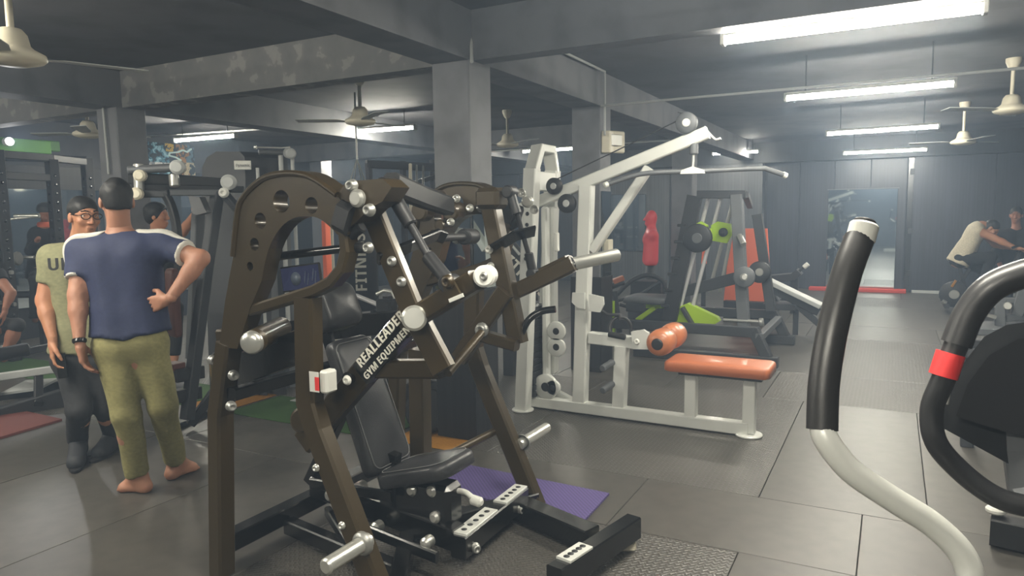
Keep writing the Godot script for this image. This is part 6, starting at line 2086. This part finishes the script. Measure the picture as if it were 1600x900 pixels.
# joints J -> one continuous skin mesh with clothes over it
func figure(called: String, label: String, at: Vector3, J: Dictionary, o: Dictionary) -> Node3D:
	var t := thing(called, label, "person", at)
	var k: float = o.get("size", 1.0)
	var fwd: Vector3 = o.face
	var chest: Vector3 = (J.shL + J.shR) * 0.5
	var pel: Vector3 = (J.hipL + J.hipR) * 0.5
	var spine := (chest - pel).normalized()
	var side: Vector3 = (J.shR - J.shL).normalized()
	var hside: Vector3 = (J.hipR - J.hipL).normalized()
	var bw: float = o.get("bulk", 1.0) * k
	var all := []
	for j in J: all.append(J[j])
	var bb := bounds(all, 0.2)
	var ms := MeshBits.new()
	var torso := func(f: Field, g: float, hem: float, legs: bool) -> void:
		var up_c := chest - spine * 0.06 * k
		var waist := pel + spine * 0.16 * k
		for s in [-1.0, 1.0]:
			if not (o.get("tank", false) and g > 0.0): f.cap(chest + side * s * 0.03 * k + spine * 0.01 * k, (J.shR if s > 0 else J.shL), 0.07 * bw + g, 0.062 * bw + g, 0.05)
			f.cap((up_c - spine * 0.05 if o.get("tank", false) and g > 0.0 else up_c) + side * s * 0.075 * k, waist + hside * s * 0.06 * k, 0.102 * bw + g, 0.092 * bw + g, 0.06)
			if hem > 0.0:
				f.cap(waist + hside * s * 0.06 * k, waist + hside * s * 0.066 * k - spine * hem, 0.1 * bw + g, 0.122 * bw + g, 0.05, true)
			if legs or hem <= 0.0:
				f.cap(waist + hside * s * 0.05 * k, pel + hside * s * 0.055 * k - spine * 0.02, 0.09 * bw + g, 0.108 * bw + g, 0.05)
	var f := Field.new(bb[0], bb[1], 0.014)
	torso.call(f, 0.0, 0.0, true)
	f.cap(chest + spine * 0.03 * k, J.neck, 0.062 * k, 0.055 * k, 0.05)
	f.cap(J.neck, J.head - (J.head - J.neck).normalized() * 0.03, 0.055 * k, 0.05 * k, 0.02)
	for s in ["L", "R"]:
		f.cap(J["sh" + s], J["el" + s], 0.056 * bw, 0.043 * bw, 0.04)
		f.cap(J["el" + s].lerp(J["wr" + s], -0.02), J["el" + s].lerp(J["wr" + s], 0.35), 0.042 * bw, 0.042 * bw, 0.02)
		f.cap(J["el" + s].lerp(J["wr" + s], 0.3), J["wr" + s], 0.042 * bw, 0.028 * k, 0.02)
		if J.has("kn" + s):
			f.cap(J["hip" + s], J["kn" + s], 0.09 * bw, 0.056 * k, 0.05)
			f.cap(J["kn" + s], J["kn" + s].lerp(J["an" + s], 0.35), 0.055 * k, 0.056 * k, 0.03)
			f.cap(J["kn" + s].lerp(J["an" + s], 0.3), J["an" + s], 0.056 * k, 0.038 * k, 0.03)
	f.net(ms)
	var hb := head(ms, J.head, fwd, o.get("up", Vector3.UP), J.neck, k)
	for hd in o.get("hands", []): hand(ms, J["wr" + hd[0]] + hd[1].normalized() * 0.02, hd[1], hd[2], hd[3], hd[4], k)
	if o.has("barefoot"):
		for s in o.barefoot: bare_foot(ms, J["an" + s], J["to" + s], (J["anR"] - J["anL"]) * (1.0 if s == "L" else -1.0))
	ms.put(self, "body", o.skin, t)
	hair_cap(t, J.head, hb, k, o.get("hair_low", -0.045), o.get("hair_bulk", 1.0))
	if o.get("face_shown", false): face_parts(t, J.head, hb, k, o.get("glasses", false))
	var wn := noise(3.2, 11, 3)
	# shirt
	f = Field.new(bb[0], bb[1], 0.013)
	var hem: float = o.get("hem", 0.2) + 0.03
	torso.call(f, 0.014, hem, false)
	f.cap(chest + spine * 0.02 * k, chest.lerp(J.neck, 0.55), 0.072 * k, 0.066 * k, 0.03, true)
	var sl: float = o.get("sleeve", 0.55)
	if sl > 0.0:
		for s in ["L", "R"]:
			f.cap(J["sh" + s], J["sh" + s].lerp(J["el" + s], minf(sl, 1.0)), 0.07 * bw, 0.066 * bw, 0.04, sl <= 1.0)
			if sl > 1.0: f.cap(J["el" + s], J["el" + s].lerp(J["wr" + s], sl - 1.0), 0.058 * bw, 0.045 * bw, 0.03, true)
	f.folds(wn, 0.012, Vector3(1, 0.8, 1))
	ms = MeshBits.new()
	f.net(ms)
	var shirt := ms.put(self, "shirt", o.shirt, t)
	if o.has("trim"):
		for s in ["L", "R"]:
			var a: Vector3 = J["sh" + s]; var e: Vector3 = J["el" + s]
			f = Field.new(bb[0], bb[1], 0.012)
			f.cap(a.lerp(e, sl - 0.06), a.lerp(e, sl + 0.02), 0.069 * bw, 0.0685 * bw, 0.0, true, true)
			ms = MeshBits.new()
			f.net(ms)
			ms.put(self, "cuff", o.trim, shirt)
			f = Field.new(bb[0], bb[1], 0.0085)
			var sgn := 1.0 if s == "R" else -1.0
			f.cap(chest + side * sgn * 0.03 * k + spine * 0.012 * k, a, 0.09 * bw, 0.083 * bw, 0.04)
			f.cap(a, a.lerp(e, sl - 0.04), 0.0765 * bw, 0.0725 * bw, 0.04, true)
			var nn := fwd; nn.y = 0; nn = (nn - side * nn.dot(side)).normalized()
			f.cut(a - nn * 0.002, nn)
			f.cut(a - nn * 0.046, -nn)
			f.cut(a - Vector3(0, 0.02, 0), Vector3.DOWN - side * sgn * 0.9)
			ms = MeshBits.new()
			f.net(ms)
			ms.put(self, "shoulder_stripe", o.trim, shirt)
	# trousers
	if J.has("knL"):
		f = Field.new(bb[0], bb[1], 0.013)
		var pl: float = o.get("leg", 1.95)
		for s in ["L", "R"]:
			var q := 1.0 if s == "R" else -1.0
			f.cap(pel + spine * 0.14 * k + hside * q * 0.055 * k, pel + hside * q * 0.06 * k, 0.1 * bw, 0.124 * bw, 0.03, false, true)
			f.cap(J["hip" + s], J["kn" + s], 0.1 * bw, 0.073 * k, 0.025)
			if pl > 1.0: f.cap(J["kn" + s], J["kn" + s].lerp(J["an" + s], pl - 1.0), 0.072 * k, 0.06 * k, 0.02, true)
		f.folds(wn, 0.014, Vector3(1, 0.7, 1))
		ms = MeshBits.new()
		f.net(ms)
		ms.put(self, "trousers" if pl > 1.3 else "shorts", o.trousers, t)
		if o.has("shoes"):
			for s in ["L", "R"]: shoe(t, J["an" + s], J["to" + s], o.shoes, o.get("shoe_floor", 0.0))
	return t

func build_people() -> void:
	var V := Vector3(-0.83, 0, -0.56)
	var toward := Vector3(0.83, 0, 0.56)
	var right := Vector3(0.56, 0, -0.83)
	# man in navy, seen from behind
	var J := {
		"head": Vector3(-3.671, 1.599, -2.379), "neck": Vector3(-3.672, 1.455, -2.384), "shL": Vector3(-3.818, 1.336, -2.269), "shR": Vector3(-3.48, 1.355, -2.497),
		"elL": Vector3(-3.756, 1.106, -2.184), "wrL": Vector3(-3.678, 0.882, -2.13), "elR": Vector3(-3.246, 1.287, -2.547), "wrR": Vector3(-3.326, 1.086, -2.411),
		"hipL": Vector3(-3.639, 0.829, -2.304), "hipR": Vector3(-3.541, 0.837, -2.404), "knL": Vector3(-3.549, 0.471, -2.265), "knR": Vector3(-3.467, 0.496, -2.426),
		"anL": Vector3(-3.438, 0.153, -2.264), "anR": Vector3(-3.388, 0.177, -2.431), "toL": Vector3(-3.765, 0.01, -2.329), "toR": Vector3(-3.66, 0.01, -2.775),
	}
	J.anL = Vector3(Vector3(-3.623, 0, -2.365).x, 0.085, Vector3(-3.623, 0, -2.365).z); J.anR = Vector3(Vector3(-3.637, 0, -2.604).x, 0.085, Vector3(-3.637, 0, -2.604).z)
	var p := figure("person", "barefoot man in a navy tee and olive trousers seen from behind, hand on hip", Vector3(-3.634, 0, -2.474), J, {
		"face": V + Vector3(-0.3, -0.15, 0), "skin": M.skin, "shirt": M.navy, "trousers": M.olive, "trim": M.white_cloth, "sleeve": 0.62, "hem": 0.085, "leg": 1.93, "barefoot": ["L", "R"], "bulk": 1.06,
		"hands": [["L", Vector3(0.06, -1, -0.1), -right + V * 0.2, V, 0.55], ["R", -right * 0.6 + Vector3(0, -0.25, 0) + V * 0.55, toward - right * 0.4, Vector3.UP, 0.45]]})
	var st := ns()
	var wd: Vector3 = (J.wrL - J.elL).normalized()
	rod(st, J.wrL - wd * 0.012, J.wrL + wd * 0.014, 0.034, 18)
	part("wrist_band", st, M.gloss_black, p)
	# man in the sage tee, facing him
	J = {
		"head": Vector3(-4.325, 1.522, -2.589), "neck": Vector3(-4.38, 1.375, -2.588), "shL": Vector3(-4.271, 1.267, -2.725), "shR": Vector3(-4.483, 1.274, -2.475),
		"elL": Vector3(-4.247, 0.993, -2.739), "wrL": Vector3(-4.225, 0.743, -2.665), "elR": Vector3(-4.479, 1.021, -2.402), "wrR": Vector3(-4.361, 0.801, -2.37),
		"hipL": Vector3(-4.328, 0.642, -2.62), "hipR": Vector3(-4.419, 0.656, -2.505), "knL": Vector3(-4.311, 0.336, -2.627), "knR": Vector3(-4.309, 0.358, -2.46),
		"anL": Vector3(-4.327, 0.108, -2.649), "anR": Vector3(-4.305, 0.146, -2.437), "toL": Vector3(-4.345, 0.02, -2.563), "toR": Vector3(-4.258, 0.02, -2.381),
	}
	J.anL = Vector3(Vector3(-4.444, 0, -2.742).x, 0.1, Vector3(-4.444, 0, -2.742).z); J.anR = Vector3(Vector3(-4.538, 0, -2.572).x, 0.1, Vector3(-4.538, 0, -2.572).z)
	p = figure("person", "man with glasses in a sage green tee facing the man in navy", Vector3(-4.448, 0, -2.616), J, {
		"face": Vector3(0.92, -0.08, 0.1), "skin": M.skin2, "shirt": M.sage, "trousers": M.charcoal, "shoes": M.charcoal_shoe, "sleeve": 0.62, "hem": 0.09, "leg": 1.96, "face_shown": true, "glasses": true, "hair_low": -0.01,
		"hands": [["R", Vector3(0.12, -1, 0.1), -right, toward, 0.7]]})
	words("UN", 0.075, Vector3(-4.265, 1.245, -2.395), right * 1.0 + toward * 0.35, Vector3.UP, M.black, p, 0.004)
	st = ns()
	beam(st, Vector3(-4.297, 0.721, -2.372), Vector3(-4.296, 0.574, -2.379), 0.03, 0.05, right, 0.004)
	var hp := solo("phone", st, M.gloss_black, "black phone held low in the hand of the man in sage green", "phone")
	# seated man cut by the left edge
	J = {
		"head": Vector3(-7.951, 1.193, -3.686), "neck": Vector3(-7.928, 1.036, -3.68), "shL": Vector3(-8.169, 0.955, -3.655), "shR": Vector3(-7.726, 0.974, -3.724),
		"elL": Vector3(-8.073, 0.724, -3.566), "wrL": Vector3(-7.841, 0.548, -3.555), "elR": Vector3(-7.483, 0.808, -3.721), "wrR": Vector3(-7.472, 0.667, -3.653),
		"hipL": Vector3(-8.15, 0.445, -3.605), "hipR": Vector3(-7.952, 0.45, -3.655), "knL": Vector3(-7.538, 0.559, -3.605), "knR": Vector3(-7.423, 0.5, -3.716),
		"anL": Vector3(-7.771, 0.139, -3.544), "anR": Vector3(-7.52, 0.182, -3.627), "toL": Vector3(-7.522, 0.12, -3.561), "toR": Vector3(-7.354, 0.123, -3.652),
	}
	p = figure("person", "seated man in dark shorts, only arm and bare leg in view at the left edge", Vector3(-7.697, 0, -3.666), J, {
		"face": Vector3(1, -0.2, 0.2), "skin": M.skin3, "shirt": M.black_cloth, "trousers": M.charcoal, "sleeve": 0.4, "leg": 0.95,
		"barefoot": [], "hands": [["R", Vector3(-0.2, -1, 0.1), right, toward, 0.6]]})
	var sb := thing("flat_bench", "dark bench under the seated man at the left edge", "bench", Vector3(-7.774, 0, -3.479))
	st = ns()
	box(st, Vector3(-8.011, 0.224, -3.596), Vector3(0.5, 0.08, 0.4), Basis(Vector3.UP, 0.5), 0.02)
	part("pad", st, M.black, sb)
	st = ns()
	beam(st, Vector3(-8.013, 0.275, -3.601), Vector3(Vector3(-8.013, 0.275, -3.601).x, 0, Vector3(-8.013, 0.275, -3.601).z), 0.1, 0.1, Vector3.BACK)
	part("leg", st, M.darkgrey, sb)
	# woman training behind the man in navy
	J = {
		"head": Vector3(-5.76, 1.529, -4.102), "neck": Vector3(-5.774, 1.399, -4.102), "shL": Vector3(-5.899, 1.326, -4.061), "shR": Vector3(-5.597, 1.32, -4.108),
		"elL": Vector3(-5.885, 1.119, -3.987), "wrL": Vector3(-5.612, 1.02, -3.893), "elR": Vector3(-5.422, 1.387, -4.095), "wrR": Vector3(-5.253, 1.54, -4.09),
		"hipL": Vector3(-5.834, 0.801, -4.033), "hipR": Vector3(-5.673, 0.805, -4.063), "knL": Vector3(-5.371, 0.771, -3.765), "knR": Vector3(-5.244, 0.769, -3.832),
		"anL": Vector3(-5.356, 0.347, -3.723), "anR": Vector3(-5.229, 0.345, -3.791), "toL": Vector3(-5.216, 0.288, -3.677), "toR": Vector3(-5.091, 0.286, -3.743),
	}
	p = figure("person", "person with black hair and bare shoulders pulling a handle behind the man in navy", Vector3(-6.091, 0, -4.254), J, {
		"face": Vector3(0.8, 0, -0.5), "skin": M.skin2, "shirt": M.black_cloth, "trousers": M.black_cloth, "sleeve": 0.0, "tank": true, "size": 0.92, "hair_bulk": 1.15, "hair_low": -0.09,
		"hands": [["R", Vector3(0.3, 1, 0), toward, right, 1.3]]})
	st = ns()
	rod(st, Vector3(-5.247, 1.556, -4.061), Vector3(-5.19, 1.566, -4.093), 0.016, 12)
	solo("cable_attachment", st, M.white, "pale handle gripped by the person with bare shoulders", "handle")
	sb = thing("stool", "dark padded stool under the person with bare shoulders", "stool", Vector3(-6.091, 0, -4.254))
	st = ns()
	var sp: Vector3 = Vector3(-5.672, 0.66, -3.989)
	lathe(st, sp, Vector3.UP, [[0, 0], [0.17, 0], [0.18, 0.02], [0.17, 0.06], [0, 0.065]], 20)
	part("pad", st, M.vinyl, sb)
	st = ns()
	lathe(st, Vector3(sp.x, 0, sp.z), Vector3.UP, [[0, 0], [0.2, 0], [0.2, 0.03], [0.03, 0.05], [0.03, sp.y], [0, sp.y]], 16)
	part("pedestal", st, M.darkgrey, sb)
	# far lifter in a cap
	J = {
		"head": Vector3(-8.896, 1.58, -4.88), "neck": Vector3(-8.904, 1.444, -4.859), "shL": Vector3(-8.995, 1.354, -4.8), "shR": Vector3(-8.87, 1.366, -4.937),
		"elL": Vector3(-8.934, 1.147, -4.694), "wrL": Vector3(-8.626, 1.301, -4.626), "elR": Vector3(-8.643, 1.173, -4.853), "wrR": Vector3(-8.471, 1.299, -4.709),
		"hipL": Vector3(-9.081, 0.884, -4.823), "hipR": Vector3(-8.986, 0.883, -4.874), "knL": Vector3(-8.64, 0.806, -4.56), "knR": Vector3(-8.479, 0.803, -4.646),
		"anL": Vector3(-8.624, 0.369, -4.517), "anR": Vector3(-8.463, 0.366, -4.603), "toL": Vector3(-8.398, 0.313, -4.392), "toR": Vector3(-8.228, 0.31, -4.483),
	}
	p = figure("person", "far lifter in black with a dark cap and orange collar inside the power rack", Vector3(-8.163, 0, -4.308), J, {
		"face": Vector3(0.7, -0.3, 0.6), "skin": M.skin3, "shirt": M.black_cloth, "trousers": M.black_cloth, "sleeve": 1.8, "size": 0.9})
	st = ns()
	lathe(st, J.head + Vector3(0, 0.03, 0), Vector3(0.1, 1, 0.1), [[0.095, 0], [0.098, 0.03], [0.08, 0.08], [0.04, 0.105], [0, 0.11]], 18)
	part("cap", st, M.black, p)
	st = ns()
	lathe(st, J.neck - Vector3(0, 0.02, 0), Vector3.UP, [[0.075, 0], [0.085, 0.03], [0.07, 0.06]], 16)
	part("orange_collar", st, M.orange, p)
	sb = thing("flat_bench", "dark bench under the far lifter in the cap", "bench", Vector3(-8.358, 0, -4.413))
	st = ns()
	var lp: Vector3 = Vector3(-9.007, 0.631, -4.822)
	box(st, lp, Vector3(0.5, 0.08, 0.35), Basis(Vector3.UP, 0.4), 0.02)
	part("pad", st, M.vinyl, sb)
	st = ns()
	beam(st, lp, Vector3(lp.x, 0, lp.z), 0.1, 0.1, Vector3.BACK)
	part("leg", st, M.darkgrey, sb)
	# cyclist in the cream vest
	J = {
		"head": Vector3(1.222, 1.204, -12), "neck": Vector3(1.115, 1.25, -12), "shL": Vector3(1.077, 1.21, -12.15), "shR": Vector3(1.044, 1.182, -11.85),
		"elL": Vector3(1.301, 0.974, -12.15), "wrL": Vector3(1.529, 0.921, -12.15), "elR": Vector3(1.255, 1.067, -11.82), "wrR": Vector3(1.499, 0.938, -11.8),
		"hipL": Vector3(0.874, 0.769, -12.1), "hipR": Vector3(0.86, 0.781, -11.9), "knL": Vector3(1.239, 0.583, -12.1), "knR": Vector3(1.223, 0.805, -11.9),
		"anL": Vector3(1.134, 0.184, -12.1), "anR": Vector3(1.152, 0.407, -11.9), "toL": Vector3(1.252, 0.133, -12.1), "toR": Vector3(1.259, 0.356, -11.9),
	}
	figure("person", "cyclist in a cream vest bent over the spin bike", Vector3(0.976, 0.077, -12), J, {
		"face": Vector3(0.8, -0.75, 0.2), "up": Vector3(0.7, 0.7, 0), "skin": M.skin2, "shirt": M.cream_cloth, "trousers": M.black_cloth, "sleeve": 0.0, "hem": 0.2, "leg": 1.9, "bulk": 1.12,
		"hands": [["R", Vector3(1, -0.1, 0), Vector3.UP, Vector3(0, 0, -1), 0.8]]})
	J = {
		"head": Vector3(1.614, 1.381, -12.9), "neck": Vector3(1.624, 1.191, -12.9), "shL": Vector3(1.815, 1.096, -12.9), "shR": Vector3(1.422, 1.095, -12.9),
		"elL": Vector3(1.889, 0.851, -12.9), "wrL": Vector3(1.824, 0.638, -12.8), "elR": Vector3(1.387, 0.825, -12.9), "wrR": Vector3(1.451, 0.601, -12.8),
		"hipL": Vector3(1.745, 0.63, -12.9), "hipR": Vector3(1.565, 0.626, -12.9), "knL": Vector3(1.76, 0.333, -12.9), "knR": Vector3(1.563, 0.326, -12.9),
		"anL": Vector3(1.774, 0.064, -12.9), "anR": Vector3(1.56, 0.054, -12.9), "toL": Vector3(1.75, 0.01, -12.7), "toR": Vector3(1.532, -0.001, -12.7),
	}
	figure("person", "bearded man in black standing behind the cyclist", Vector3(1.683, -0.018, -12.9), J, {
		"face": Vector3(-0.2, -0.1, 1), "skin": M.skin3, "shirt": M.black_cloth, "trousers": M.black_cloth, "sleeve": 1.7, "hem": 0.2, "face_shown": true, "hands": []})
